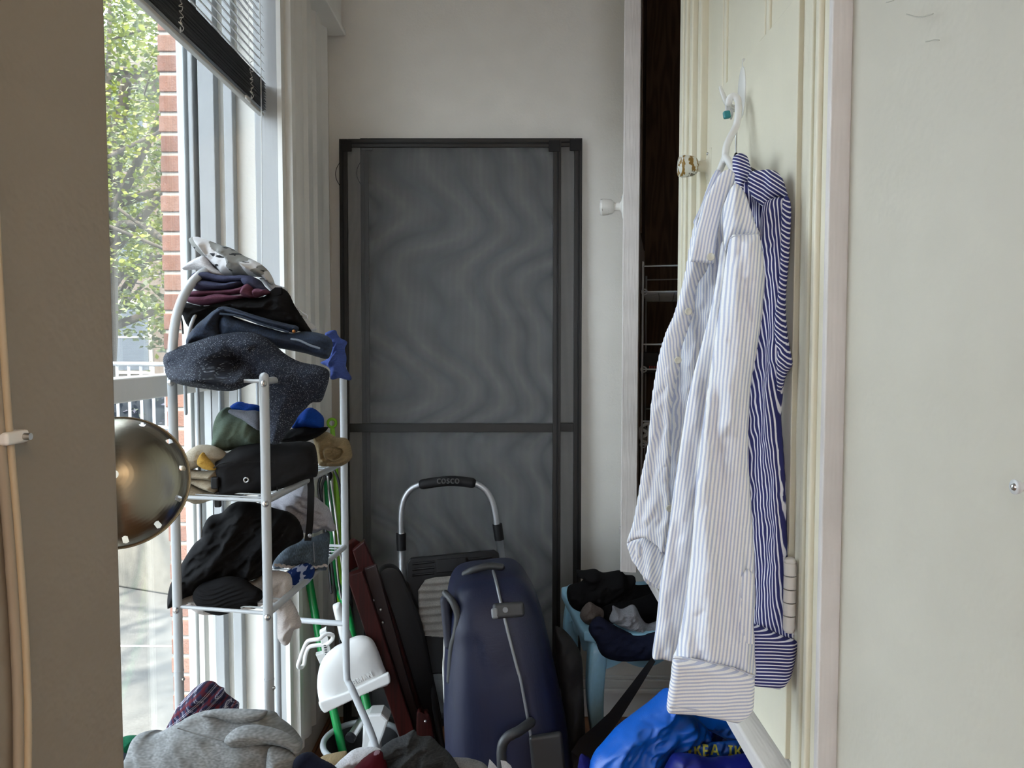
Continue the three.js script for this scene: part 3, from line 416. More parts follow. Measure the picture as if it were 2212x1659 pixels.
// warm ceiling lamp in the bedroom behind the camera
{
  const g = group('ceiling_lamp', 'round warm ceiling lamp in the bedroom', 'lamp'); const p = V(1.1, 2.6, 1.7);
  mesh('glass_globe', place(new THREE.SphereGeometry(0.13, 24, 16), p), phy(lin(0.9, 0.8, 0.65), 0.4, { emissive: new THREE.Color(1, 0.72, 0.45), emissiveIntensity: 2.5 }), g); mesh('stem', rod([p.x, p.y + 0.12, p.z], [p.x, CEIL, p.z], 0.012), M.steel, g);
  const l = new THREE.PointLight(new THREE.Color(1, 0.72, 0.45), 3.2); l.position.copy(p); l.castShadow = true; l.shadow.radius = 6; scene.add(l); rebase(g);
}
// ================================================================ AGAINST THE BACK WALL
// two window screens leaning one before the other; their meshes are real cut-outs, so their overlap shows its own bands
{
  const mk = (label, X0, X1, top, zTop, zBot, wob, gauge = 1) => {
    const g = group('window_screen', label, 'window screen', undefined); const H = top / Math.cos(0.05), w = X1 - X0;
    const q = new THREE.Group(); const fr = M.screenFrame, b = 0.026, t = 0.011;
    const bar = (n, x0, x1, y0, y1, z1 = t) => mesh(n, bx(x0, x1, y0, y1, 0, z1, 0.0015), fr, q);
    bar('frame_side', 0, b, 0, H); bar('frame_side', w - b, w, 0, H); bar('frame_top', b, w - b, H - b, H); bar('frame_bottom', b, w - b, 0, b); const my = 0.985; bar('cross_bar', b, w - b, my - 0.014, my + 0.014);
    for (const [x, y] of [[0, H - 0.045], [w - 0.045, H - 0.045]]) mesh('corner_bracket', bx(x + 0.004, x + 0.041, y + 0.004, y + 0.041, 0.009, t + 0.0025, 0.002), M.blackPlastic, q);
    for (const x of [0.008, w - b + 0.012]) mesh('spline_groove', bx(x, x + 0.006, 0.02, H - 0.02, t - 0.002, t + 0.002, 0.001), M.blackPlastic, q);
    mesh('spline_groove', bx(0.02, w - 0.02, H - 0.016, H - 0.01, t - 0.002, t + 0.002, 0.001), M.blackPlastic, q);
    for (const [y0, y1] of [[b, my - 0.014], [my + 0.014, H - b]]) {
      const p = new THREE.PlaneGeometry(w - 2 * b, y1 - y0, 60, 90); p.translate(w / 2, (y0 + y1) / 2, 0.005); const a = p.attributes.position, u = p.attributes.uv, pitch = 0.0016 * gauge;
      for (let i = 0; i < a.count; i++) { const x = a.getX(i), y = a.getY(i), s = wob ? wob(x / w, y) : [0, 0]; u.setXY(i, x / pitch + s[0], y / pitch + s[1]); }
      mesh('mesh_panel', p, std(lin(0.115, 0.12, 0.125), 0.6, { alphaMap: T.meshTile, transparent: true }), q);
    }
    const pull = tube([[0.002, H - 0.075, t], [-0.01, H - 0.1, t], [-0.01, H - 0.125, t], [0.002, H - 0.15, t]], 0.001, { rad: 5 }); mesh('pull_tab', pull, M.blackPlastic, q);
    q.rotation.x = -Math.asin((Math.abs(zTop) - Math.abs(zBot)) / H); q.position.set(X0, 0.002, zBot);
    q.updateMatrix(); for (const c of [...q.children]) { c.applyMatrix4(q.matrix); g.add(c); } rebase(g); return g;
  };
  const zt = -2.432, k = (px, z) => (px - 1106) / FOCAL * z;
  mk('rear black window screen leaning on the wall, its right edge showing', k(782, 2.43), k(1256, 2.43), 1.921, -2.445, -2.42, undefined, 1.0095);
  mk('front black window screen leaning over another screen by the wall', k(737, 2.41), k(1211, 2.41), 1.913, -2.425, -2.392, (x, y) => [-5.2 * x * (0.6 + 0.4 * x) + 0.55 * Math.sin(y * 11.5 + 0.6 + x) + 0.3 * Math.sin(y * 23 + x * 3) + 0.5 * N3(x * 3, y * 4, 4), 1.0 * y + 1.2 * Math.sin(x * 4.3 + 0.8) * Math.exp(-x * 1.2) + 0.6 * N3(x * 2.5, y * 3, 9)]);
}
// folding luggage cart
const font = await new FontLoader().loadAsync('fonts/droid/droid_sans_bold.typeface.json');
function raised(text, size, depth) { const g = new TextGeometry(text, { font, size, depth, curveSegments: 3, bevelEnabled: false }); g.computeBoundingBox(); g.translate(-(g.boundingBox.max.x + g.boundingBox.min.x) / 2, -size / 2, 0); return g; }
{
  const g = group('luggage_cart', 'folding luggage cart with grey tube handle and black grip', 'luggage cart'); const D = 2.2, q = (x, y, d = D) => P(x, y, d), r = 0.0092;
  mesh('handle_tube', tube([q(866, 1160), q(866, 1120), q(868, 1096), q(874, 1075), q(886, 1058), q(905, 1048), q(930, 1043), q(968, 1040), q(1005, 1041), q(1030, 1046), q(1050, 1060), q(1062, 1080), q(1069, 1105), q(1075, 1150)], r, { rad: 14, seg: 100 }), M.silver, g);
  mesh('lower_tube', tube([q(867, 1155), q(868, 1240), q(875, 1600, 2.1)], 0.0115, { rad: 12 }), M.silver, g); mesh('lower_tube', tube([q(1075, 1150), q(1086, 1230), q(1110, 1600, 2.1)], 0.0115, { rad: 12 }), M.silver, g);
  mesh('tube_collar', rod(q(866, 1152), q(867, 1188), 0.0145, 16), M.blackPlastic, g); mesh('tube_collar', rod(q(1074, 1132), q(1079, 1166), 0.0145, 16), M.blackPlastic, g);
  const grip = mesh('grip', tube([q(914, 1046), q(940, 1042), q(968, 1039), q(995, 1040), q(1019, 1043)], 0.0155, { rad: 16, seg: 40 }), M.blackPlastic, g);
  mesh('embossed_lettering', place(raised('COSCO', 0.015, 0.003), q(968, 1039, D - 0.0165)), std(lin(0.05, 0.05, 0.05), 0.5), grip);
  const f = frame(980, 1225, 2.14, 0.05, -0.2); const R = [[884, 1215], [890, 1207], [1066, 1190], [1074, 1196], [1086, 1300], [1100, 1440], [890, 1450], [884, 1300]].map(([x, y]) => f.uv(x, y));
  const b = ext(R, 0.03, { bevel: 0.004 }); b.applyMatrix4(new THREE.Matrix4().makeBasis(f.U, f.W, f.N).setPosition(f.O)); mesh('toe_plate', uvBox(b), M.blackPlastic, g);
  const rib = (x0, y0, x1, y1) => mesh('plate_rib', rod(f.at(...f.uv(x0, y0), 0.035), f.at(...f.uv(x1, y1), 0.035), 0.0035, 8), M.blackPlastic, g);
  for (const dy of [0, 12, 24]) { rib(893, 1216 + dy, 940, 1211 + dy); rib(1012, 1206 + dy, 1062, 1201 + dy); }
  const cz = ext([[946, 1208], [1006, 1203], [1006, 1228], [946, 1233]].map(([x, y]) => f.uv(x, y)), 0.008, { bevel: 0.002 }); cz.applyMatrix4(new THREE.Matrix4().makeBasis(f.U, f.W, f.N).setPosition(f.at(0, 0, 0.034))); mesh('latch_plate', cz, M.blackPlastic, g);
  rebase(g);
  // torn corrugated board in front of the cart
  const pts = [[903, 1275], [918, 1253], [940, 1247], [975, 1244], [990, 1250], [985, 1280], [1000, 1380], [905, 1372]]; const cf = frame(945, 1310, 2.06, 0.1, -0.12), hh = 0.005;
  const cb = pillow(pts, { at: [945, 1310, 2.06], yaw: 0.1, pitch: -0.12, T: 0.003, Tb: 0.003, R: 0.004, h: 0.004, smooth: false, flat: 1, fold: (u, v) => 0.0035 * Math.sin(v * 300 + 2 * N3(u * 8, v * 8)) });
  one('cardboard_sheet', cb, std(lin(0.26, 0.24, 0.215), 0.95, { map: rep(T.fabric, 5) }), 'torn grey corrugated cardboard sheet tucked behind the suitcase', 'cardboard');
}
// maroon wooden folding chair and black board leaning left of the suitcase
function slab(pts, at, yaw, pitch, thick, bevel, smooth) { const f = frame(...at, yaw, pitch), g = ext(pts.map(([x, y]) => f.uv(x, y)), thick, { bevel, smooth }); g.translate(0, 0, -thick); g.applyMatrix4(new THREE.Matrix4().makeBasis(f.U, f.W, f.N).setPosition(f.O)); return uvBox(smooth ? toCreasedNormals(g, 0.6) : g); }
{
  const g = group('folded_wooden_chair', 'dark maroon wooden folding chair leaning folded beside the brooms', 'chair'); const m = phy(lin(0.028, 0.0035, 0.003), 0.45, { map: rep(T.wood, 4, 1), specularIntensity: 0.4 });
  const at = [840, 1400, 1.92]; mesh('rail', slab([[752, 1246], [782, 1236], [900, 1600], [925, 1720], [890, 1720], [868, 1600]], at, 0.15, 0, 0.028, 0.003), m, g);
  mesh('rail', slab([[764, 1190], [786, 1172], [815, 1240], [850, 1340], [935, 1620], [955, 1720], [925, 1720], [905, 1625], [826, 1350], [780, 1238]], [840, 1400, 1.97], 0.15, 0, 0.026, 0.003), m, g);
  mesh('cross_slat', slab([[748, 1180], [768, 1168], [790, 1180], [786, 1215], [752, 1232]], [770, 1200, 1.985], 0.5, 0, 0.02, 0.003), m, g);
  mesh('seat_panel', slab([[790, 1230], [812, 1222], [905, 1560], [885, 1640]], [840, 1400, 1.955], 0.15, 0, 0.012, 0.002), std(lin(0.02, 0.008, 0.008), 0.5), g);
  mesh('pivot_boss', slab([[903, 1548], [916, 1543], [928, 1552], [940, 1640], [908, 1640]], [920, 1580, 1.90], 0.15, 0, 0.02, 0.003, true), m, g); for (const [x, y, d] of [[806, 1297, 1.935], [919, 1558, 1.89], [822, 1317, 1.935], [827, 1345, 1.935]]) mesh('rivet', place(new THREE.SphereGeometry(0.004, 10, 6), P(x, y, d)), M.steel, g);
  rebase(g);
  const b = group('folded_tray_table', 'black padded folding board leaning beside the maroon chair', 'folding board');
  mesh('padded_panel', slab([[822, 1262], [826, 1240], [838, 1231], [855, 1236], [870, 1262], [905, 1350], [930, 1470], [948, 1570], [950, 1700], [915, 1700], [870, 1480], [835, 1330]], [870, 1400, 2.03], 0.25, 0, 0.025, 0.01, true), std(lin(0.007, 0.007, 0.008), 0.55), b);
  mesh('tube_leg', tube([P(876, 1262, 2.06), P(912, 1375, 2.06), P(960, 1640, 2.03)], 0.009), M.charcoal, b); mesh('tube_leg', tube([P(855, 1250, 2.06), P(890, 1345, 2.08), P(915, 1390, 2.08)], 0.007), std(lin(0.06, 0.06, 0.065), 0.4, { metalness: 0.6 }), b); rebase(b);
}
// suitcase: two hard shells meeting in a seam
{
  const g = group('hard_shell_suitcase', 'large navy hard-shell suitcase standing upright and leaning back', 'suitcase');
  const hw = 0.15, hh = 0.345, hd = 0.22, sx = 0.05, seamX = (y) => 0.052 - 0.046 * sstep(-0.1, 1.15, y / hh), e1 = 0.36, e2 = 0.45, sp = (c, p) => Math.sign(c) * Math.abs(c) ** p;
  const surf = (a, b) => { const cb = sp(Math.cos(b), e1), y = sp(Math.sin(b), e1) * hh, t = 1 - 0.24 * sstep(-0.3, 1, y / hh) ; return V(hw * t * cb * sp(Math.sin(a), e2), y, hd * (1 - 0.08 * sstep(0, 1, y / hh)) * cb * sp(Math.cos(a), e2)); };
  const K = new THREE.Group(); K.position.copy(P(1080, 1520, 1.6)).add(V(0, 0, -hd)); K.position.y = 0.352; K.rotation.set(-0.1, 0.1, 0.09, 'YXZ');
  const shell = phy(lin(0.009, 0.012, 0.036), 0.46, { specularIntensity: 0.6, clearcoat: 0.12, clearcoatRoughness: 0.4, bumpMap: rep(T.roller, 5, 5), bumpScale: 0.0004 });
  const NA = 140, NB = 110, pos = [], uv = [], keep = [[], []];
  for (let j = 0; j <= NB; j++) for (let i = 0; i <= NA; i++) { const a = -Math.PI + i / NA * 2 * Math.PI, b = -Math.PI / 2 + j / NB * Math.PI, p = surf(a, b); const yy = p.y / hh;
    const sx = seamX(p.y), gr = (c, w) => Math.exp(-(((p.x - c) / w) ** 2)); const fr = sstep(0.0, 0.12, p.z); const panel = 0.006 * sstep(0.055, 0.075, Math.abs(p.x - sx)) * sstep(0.72, 0.6, yy) * fr; p.z -= 0.004 * gr(sx, 0.006) * fr + panel * 0.8; p.z += 0.004 * gr(sx - 0.03, 0.012) * sstep(0.4, 0.3, yy) * fr;
    if (p.y > 0) p.y -= 0.004 * gr(sx, 0.006) * sstep(0.7, 0.95, yy); pos.push(p.x, p.y, p.z); uv.push(i / NA * 1.2, j / NB); }
  for (let j = 0; j < NB; j++) for (let i = 0; i < NA; i++) { const k = j * (NA + 1) + i, x = (pos[k * 3] + pos[(k + 1) * 3] + pos[(k + NA + 1) * 3]) / 3; keep[x > seamX((pos[k * 3 + 1] + pos[(k + NA + 1) * 3 + 1]) / 2) ? 1 : 0].push(k, k + 1, k + NA + 2, k, k + NA + 2, k + NA + 1); }
  for (const h of [0, 1]) { const s = new THREE.BufferGeometry(); s.setAttribute('position', new THREE.Float32BufferAttribute(pos, 3)); s.setAttribute('uv', new THREE.Float32BufferAttribute(uv, 2)); s.setIndex(keep[0].concat(keep[1])); s.computeVertexNormals(); s.setIndex(keep[h]); mesh(h ? 'right_shell' : 'left_shell', s, shell, K); }
  const at = (x, b, out = 0) => { let lo = -Math.PI / 2, hi = Math.PI / 2; for (let k = 0; k < 30; k++) { const m = (lo + hi) / 2; surf(m, b).x < x ? lo = m : hi = m; } const p = surf(lo, b); p.z += out; return p; };
  const seam = []; for (let k = 0; k <= 46; k++) { const b = -0.9 + k / 46 * 2.42; let p = at(sx, b); p = at(seamX(p.y), b); if (p.y / hh > 0.7) p.y += 0.002; p.z += 0.001; seam.push(p); }
  mesh('seam_strip', tube(seam, 0.0036, { seg: 120, rad: 8 }), std(lin(0.24, 0.25, 0.26), 0.4, { metalness: 0.5 }), K);
  const dk = std(lin(0.035, 0.037, 0.04), 0.45), lg = std(lin(0.2, 0.21, 0.22), 0.4);
  { const sx = seamX(hh * 0.62), p = at(sx, 0.6); const l = mesh('latch', place(new RoundedBoxGeometry(0.072, 0.034, 0.02, 3, 0.008), V(sx + 0.004, p.y, p.z + 0.002), 0, -0.3, -0.05), dk, K); mesh('latch_button', place(new THREE.CylinderGeometry(0.006, 0.006, 0.006, 18), V(sx - 0.004, p.y + 0.004, p.z + 0.012), 0, Math.PI / 2 - 0.12), lg, l); mesh('latch_tip', place(new RoundedBoxGeometry(0.016, 0.024, 0.012, 2, 0.005), V(sx - 0.028, p.y - 0.002, p.z + 0.008), 0, -0.1), lg, l); }
  { const p = at(sx, 0.0075); const l = mesh('lock_plate', place(new RoundedBoxGeometry(0.075, 0.15, 0.018, 3, 0.008), V(sx + 0.03, p.y - 0.125, p.z + 0.004), 0, 0.03), dk, K); mesh('lock_screw', place(new THREE.CylinderGeometry(0.005, 0.005, 0.004, 14), V(sx + 0.02, p.y - 0.15, p.z + 0.014), 0, Math.PI / 2), lg, l); mesh('lock_lever', place(new RoundedBoxGeometry(0.006, 0.03, 0.008, 2, 0.002), V(sx + 0.048, p.y - 0.15, p.z + 0.015)), lg, l);
    mesh('carry_handle', tube([V(sx + 0.0, p.y - 0.02, p.z + 0.01), V(sx - 0.03, p.y - 0.022, p.z + 0.04), V(sx - 0.058, p.y - 0.03, p.z + 0.046), V(sx - 0.072, p.y - 0.055, p.z + 0.046), V(sx - 0.074, p.y - 0.12, p.z + 0.044), V(sx - 0.07, p.y - 0.2, p.z + 0.012)], 0.011, { rad: 12, seg: 50 }), dk, K); }
  { const p = at(-hw * 0.72, 0.36); mesh('side_handle', tube([V(p.x - 0.004, p.y + 0.085, p.z - 0.02), V(p.x + 0.012, p.y + 0.07, p.z + 0.012), V(p.x + 0.02, p.y + 0.04, p.z + 0.018), V(p.x + 0.012, p.y, p.z + 0.014), V(p.x + 0.0, p.y - 0.035, p.z + 0.006), V(p.x - 0.012, p.y - 0.11, p.z - 0.004)], 0.0085, { rad: 10, seg: 40 }), dk, K); mesh('handle_recess', place(new RoundedBoxGeometry(0.022, 0.12, 0.04, 3, 0.01), V(p.x - 0.006, p.y + 0.02, p.z - 0.016)), std(lin(0.012, 0.014, 0.03), 0.6), K); }
  { const s = []; for (let k = 0; k <= 20; k++) { const b = -0.9 + k / 20 * 1.15, p = at(-hw * 0.93, b); s.push(p); } mesh('edge_band', tube(s, 0.004, { seg: 40, rad: 8 }), std(lin(0.42, 0.41, 0.38), 0.4), K); }
  { const p = at(sx, 1.35); mesh('top_handle', tube([V(-0.06, p.y + 0.002, p.z - 0.06), V(-0.035, p.y + 0.012, p.z - 0.05), V(0.0, p.y + 0.016, p.z - 0.05), V(0.03, p.y + 0.01, p.z - 0.05)], 0.009, { rad: 10 }), dk, K); }
  K.updateMatrix(); for (const c of [...K.children]) { c.applyMatrix4(K.matrix); g.add(c); } rebase(g);
}
// brooms, dustpan, bin, cords
const green = phy(lin(0.005, 0.22, 0.05), 0.3), lime = phy(lin(0.22, 0.5, 0.02), 0.35);
{
  const g = group('green_broom', 'broom with green pole and white angled head in the bin', 'broom');
  mesh('pole', tube([P(706, 1020, 2.22), P(722, 1250, 2.12), P(748, 1310, 2.08), P(800, 1560, 1.97)], 0.0115, { rad: 14, seg: 30, tension: 0.1 }), green, g);
  const s = mesh('head_socket', tube([P(797, 1545, 1.965), P(806, 1580, 1.955), P(806, 1640, 1.95)], 0.02, { rad: 16, rf: (t) => 0.8 + 0.5 * t }), M.whitePlastic, g);
  mesh('broom_head', slab([[790, 1550], [800, 1546], [822, 1545], [834, 1556], [826, 1580], [815, 1610], [800, 1680], [780, 1680], [788, 1600]], [806, 1590, 1.94], 0, 0, 0.045, 0.006), M.whitePlastic, g);
  rebase(g);
  const h = group('long_handled_broom', 'second green broom pole with bright lime hanging loop', 'broom');
  mesh('pole', tube([P(656, 1160, 2.12), P(668, 1255, 2.1), P(705, 1460, 2.04), P(748, 1660, 1.98)], 0.0115, { rad: 14, seg: 30 }), green, h); mesh('bristle_block', slab([[735, 1650], [765, 1650], [772, 1740], [738, 1740]], [752, 1690, 1.975], 0, 0, 0.04, 0.006), M.whitePlastic, h); rebase(h);
  const l = group('lime_handled_brush', 'lime green handle with a hanging loop above the black cords', 'brush'); mesh('loop', place(new THREE.TorusGeometry(0.0125, 0.0045, 10, 28), P(717, 914, 2.26)), lime, l); mesh('handle', tube([P(718, 928, 2.26), P(722, 980, 2.26), P(727, 1060, 2.24), P(736, 1340, 2.15)], 0.0105, { rad: 12, seg: 30, rf: (t) => 0.7 + 0.45 * t }), lime, l); rebase(l);
}
{
  const g = group('dustpan', 'white plastic dustpan with raised lettering clipped to a broom', 'dustpan'); const at = [762, 1450, 1.9], m = M.whitePlastic;
  const out = [[685, 1480], [690, 1440], [702, 1414], [722, 1395], [742, 1384], [758, 1375], [772, 1370], [788, 1370], [804, 1378], [816, 1400], [828, 1434], [841, 1474], [815, 1486], [788, 1497], [744, 1518], [712, 1534], [700, 1538], [691, 1522]];
  mesh('pan_back', pillow(out, { at, yaw: 0.2, T: 0.026, Tb: 0.006, R: 0.06, h: 0.005, tension: 0.5, bulge: (u, v) => 0.01 * sstep(-0.06, 0.06, v) }), m, g);
  const f = frame(...at, 0.2); mesh('front_lip', pillow([[689, 1515], [744, 1496], [790, 1475], [839, 1452], [843, 1475], [788, 1499], [744, 1520], [702, 1540], [692, 1530]], { at: [770, 1500, 1.872], yaw: 0.2, T: 0.003, Tb: 0.012, R: 0.006, h: 0.004, tension: 0.15 }), m, g);
  mesh('handle', pillow([[719, 1312], [724, 1304], [736, 1302], [743, 1320], [752, 1350], [762, 1386], [745, 1392], [735, 1380], [728, 1350]], { at: [740, 1345, 1.9], yaw: 0.2, T: 0.014, R: 0.014, h: 0.003 }), m, g);
  const t = raised('LIBMAN', 0.0135, 0.003); t.applyMatrix4(new THREE.Matrix4().makeRotationZ(0.38)); t.applyMatrix4(new THREE.Matrix4().makeBasis(f.U, f.W, f.N).setPosition(f.at(...f.uv(776, 1457), 0.0305))); mesh('raised_lettering', t, m, g);
  for (const [x, y] of [[766, 1428], [762, 1415], [757, 1420], [803, 1442]]) mesh('clip_hole', place(new THREE.SphereGeometry(0.002, 8, 6), f.at(...f.uv(x, y), 0.026)), M.charcoal, g); rebase(g);
  const c = group('broom_clip', 'curved white plastic clip loop beside the dustpan', 'clip'); const w = phy(lin(0.76, 0.76, 0.75), 0.3);
  mesh('loop', tube([P(718, 1372, 1.88), P(704, 1370, 1.87), P(690, 1380, 1.86), P(676, 1382, 1.86), P(664, 1386, 1.86), P(655, 1404, 1.86), P(648, 1424, 1.86), P(644, 1438, 1.87), P(650, 1442, 1.89), P(657, 1434, 1.9), P(660, 1414, 1.9), P(668, 1398, 1.9), P(684, 1394, 1.9), P(704, 1392, 1.9), P(717, 1382, 1.89)], 0.0052, { closed: true, rad: 10, seg: 120 }), w, c);
  mesh('clip_body', slab([[692, 1366], [703, 1360], [716, 1420], [704, 1430], [692, 1432], [684, 1415], [698, 1412]], [700, 1395, 1.9], 0.2, 0, 0.016, 0.002), w, c); for (let k = 0; k < 5; k++) mesh('clip_tooth', place(new RoundedBoxGeometry(0.007, 0.0022, 0.004, 1, 0.0008), P(702 + k * 0.8, 1394 + k * 5, 1.896)), M.charcoal, c); rebase(c);
}
{
  const g = group('waste_bin', 'white round bin with grey rim holding the brooms', 'bin'); const c = P(783, 1600, 1.96), R = 0.104, top = c.y;
  const b = lathe([[0.0001, 0.012], [R * 0.8, 0.012], [R * 0.98, top], [R * 1.0, top], [R * 0.82, 0], [0.0001, 0]], 60); b.translate(c.x, 0, c.z); mesh('bin_body', b, M.whitePlastic, g);
  const i = lathe([[R * 0.79, 0.02], [R * 0.972, top - 0.004]], 60); i.translate(c.x, 0, c.z); mesh('bin_liner', i, std(lin(0.02, 0.02, 0.022), 0.6), g);
  mesh('rim', place(new THREE.TorusGeometry(R, 0.008, 10, 64), V(c.x, top, c.z), 0, Math.PI / 2), phy(lin(0.3, 0.32, 0.33), 0.35), g); rebase(g);
}
{
  const g = group('cord_bundle', 'black and chrome cords hanging behind the rack post', 'cord'); const d = 2.08;
  const ln = (pts, r, m, n) => mesh(n, tube(pts.map(([x, y]) => P(x, y, d + 0.02 * Math.sin(x))), r, { rad: 8, seg: 50 }), m, g);
  ln([[704, 1020], [712, 1012], [722, 1016], [735, 1060], [744, 1180], [752, 1330], [762, 1470]], 0.004, M.blackCord, 'black_cord'); ln([[702, 1030], [694, 1060], [700, 1120], [716, 1220], [730, 1340], [745, 1480]], 0.0042, M.blackCord, 'black_cord');
  ln([[696, 1022], [688, 1050], [694, 1100], [706, 1180], [716, 1280]], 0.004, M.blackCord, 'black_cord'); ln([[708, 1030], [712, 1080], [722, 1160], [732, 1260], [748, 1350]], 0.0035, M.steel, 'chrome_wire'); ln([[715, 1040], [722, 1090], [733, 1180], [744, 1260]], 0.003, M.steel, 'chrome_wire');
  ln([[742, 1100], [748, 1180], [756, 1300], [760, 1360], [775, 1480], [790, 1600]], 0.008, M.blackCord, 'black_cord'); mesh('cord_knot', place(new THREE.SphereGeometry(0.014, 12, 8), P(708, 1028, d)), M.blackCord, g); rebase(g);
  const u = group('chrome_tube', 'short shiny chrome tube lying slanted in the bin', 'tube'); mesh('tube_body', rod(P(758, 1592, 1.93), P(800, 1530, 2.02), 0.012, 16), M.steel, u); mesh('tube_end', rod(P(755, 1597, 1.925), P(760, 1589, 1.935), 0.0145, 16), M.blackPlastic, u); rebase(u);
}
// ================================================================ CLOTHES ON THE RACK
const crop = (ox, oy, s) => (l) => l.map(([x, y]) => [ox + x / s, oy + y / s]);
const a1 = crop(230, 480, 3.949), a2 = crop(230, 840, 3.949), a3 = crop(230, 1230, 3.403);
const C = {};
C.tweed = std(lin(1, 1, 1), 0.95, { map: rep(T.tweed, 7), bumpMap: rep(T.tweed, 7), bumpScale: 0.002 });
C.jeans = std(lin(0.045, 0.062, 0.105), 0.9, { map: rep(T.denim, 9), bumpMap: rep(T.denim, 9), bumpScale: 0.0006 });
C.greyJeans = std(lin(0.16, 0.18, 0.20), 0.9, { map: rep(T.denim, 9), bumpMap: rep(T.denim, 9), bumpScale: 0.0006 });
C.black = cloth(lin(0.005, 0.005, 0.006)); C.black2 = cloth(lin(0.009, 0.009, 0.010)); C.mauve = cloth(lin(0.15, 0.06, 0.095)); C.navyTee = cloth(lin(0.055, 0.06, 0.11)); C.white = cloth(lin(0.72, 0.72, 0.75)); C.blue = cloth(lin(0.07, 0.11, 0.36)); C.royal = cloth(lin(0.01, 0.06, 0.34)); C.sage = cloth(lin(0.12, 0.16, 0.125)); C.greyBlue = cloth(lin(0.22, 0.24, 0.29)); C.tan = cloth(lin(0.30, 0.225, 0.125)); C.beige = cloth(lin(0.50, 0.44, 0.34)); C.yellow = cloth(lin(0.55, 0.33, 0.07)); C.lilac = cloth(lin(0.42, 0.41, 0.45)); C.sock = cloth(lin(0.60, 0.55, 0.53)); C.navy = cloth(lin(0.012, 0.015, 0.035)); C.green = cloth(lin(0.01, 0.12, 0.06)); C.slate = cloth(lin(0.09, 0.115, 0.16)); C.maroon = cloth(lin(0.11, 0.012, 0.025)); C.char = cloth(lin(0.05, 0.051, 0.053), { map: rep(T.melange, 6) });
C.greyMarl = std(lin(0.27, 0.28, 0.285), 0.95, { map: rep(T.melange, 5), bumpMap: rep(T.weave, 90), bumpScale: 0.0004 });
C.rib = std(lin(0.012, 0.012, 0.014), 0.95, { bumpMap: rep(T.rib, 22), bumpScale: 0.004 }); C.plaid = cloth(lin(0.9, 0.9, 0.9), { map: rep(T.plaid, 58) });
T.print = dtex(128, 128, (x, y) => { const n = tn(x, y, 4, 4, 60) + 0.4 * tn(x, y, 11, 11, 61); return n > 0.02 ? [0.1, 0.2, 0.42] : [0.72, 0.76, 0.84]; }); C.print = cloth(lin(0.7, 0.7, 0.75), { map: rep(T.print, 12) });
T.mono = dtex(256, 256, (x, y) => { const n = tn(x, y, 9, 22, 62) + 0.6 * tn(x, y, 26, 40, 63), k = tn(x, y, 5, 3, 64); return n > 0.38 ? [0.2, 0.21, 0.22] : k > -0.05 ? [0.55, 0.55, 0.54] : [0.84, 0.84, 0.85]; }); C.mono = cloth(lin(0.95, 0.95, 0.95), { map: rep(T.mono, 5) });
const soft = (amp, len, ang, sd) => folds([[amp, len, ang, 4, sd, 0.7], [amp * 0.45, len * 0.45, ang + 0.5, 3, sd + 3, 0.6], [amp * 0.2, len * 0.2, ang - 0.4, 2.5, sd + 7, 0.4]]);
const G1 = 'clothes heaped on the top shelf', G2 = 'clothes on the middle shelf', G3 = 'clothes on the lowest shelf', G4 = 'laundry in the foreground heap';
const garment = (name, pts, o, m, label, cat, grp) => one(name, pillow(pts, o), m, label, cat, grp);
// top shelf, from the bottom up
garment('tweed_sweater', a1([[485, 1170], [530, 1100], [620, 1060], [750, 1020], [900, 970], [1050, 945], [1200, 935], [1320, 965], [1420, 1030], [1520, 1120], [1650, 1190], [1800, 1220], [1890, 1260], [1900, 1330], [1870, 1440], [1830, 1530], [1750, 1540], [1700, 1590], [1640, 1650], [1600, 1720], [1540, 1800], [1480, 1880], [1400, 1890], [1370, 1800], [1350, 1600], [1340, 1400], [1260, 1370], [1180, 1400], [1080, 1420], [900, 1400], [720, 1370], [600, 1320], [520, 1240]]),
  { at: [560, 800, 1.39], yaw: 0.25, T: 0.055, Tb: 0.06, R: 0.06, h: 0.005, bulge: (u, v) => 0.085 * sstep(0.02, -0.02, v) * sstep(-0.19, -0.15, u) * sstep(-0.005, -0.03, u), fold: (() => { const f = soft(0.008, 0.09, 0.3, 1); return (u, v) => f(u, v) - 0.075 * Math.exp(-(((u + 0.043) / 0.03) ** 2) - (((v - 0.005) / 0.024) ** 2)) + 0.05 * Math.exp(-(((u + 0.085) / 0.05) ** 2) - (((v + 0.01) / 0.045) ** 2)); })() }, C.tweed, 'flecked navy knit sweater slumped over the top shelf', 'sweater', G1);
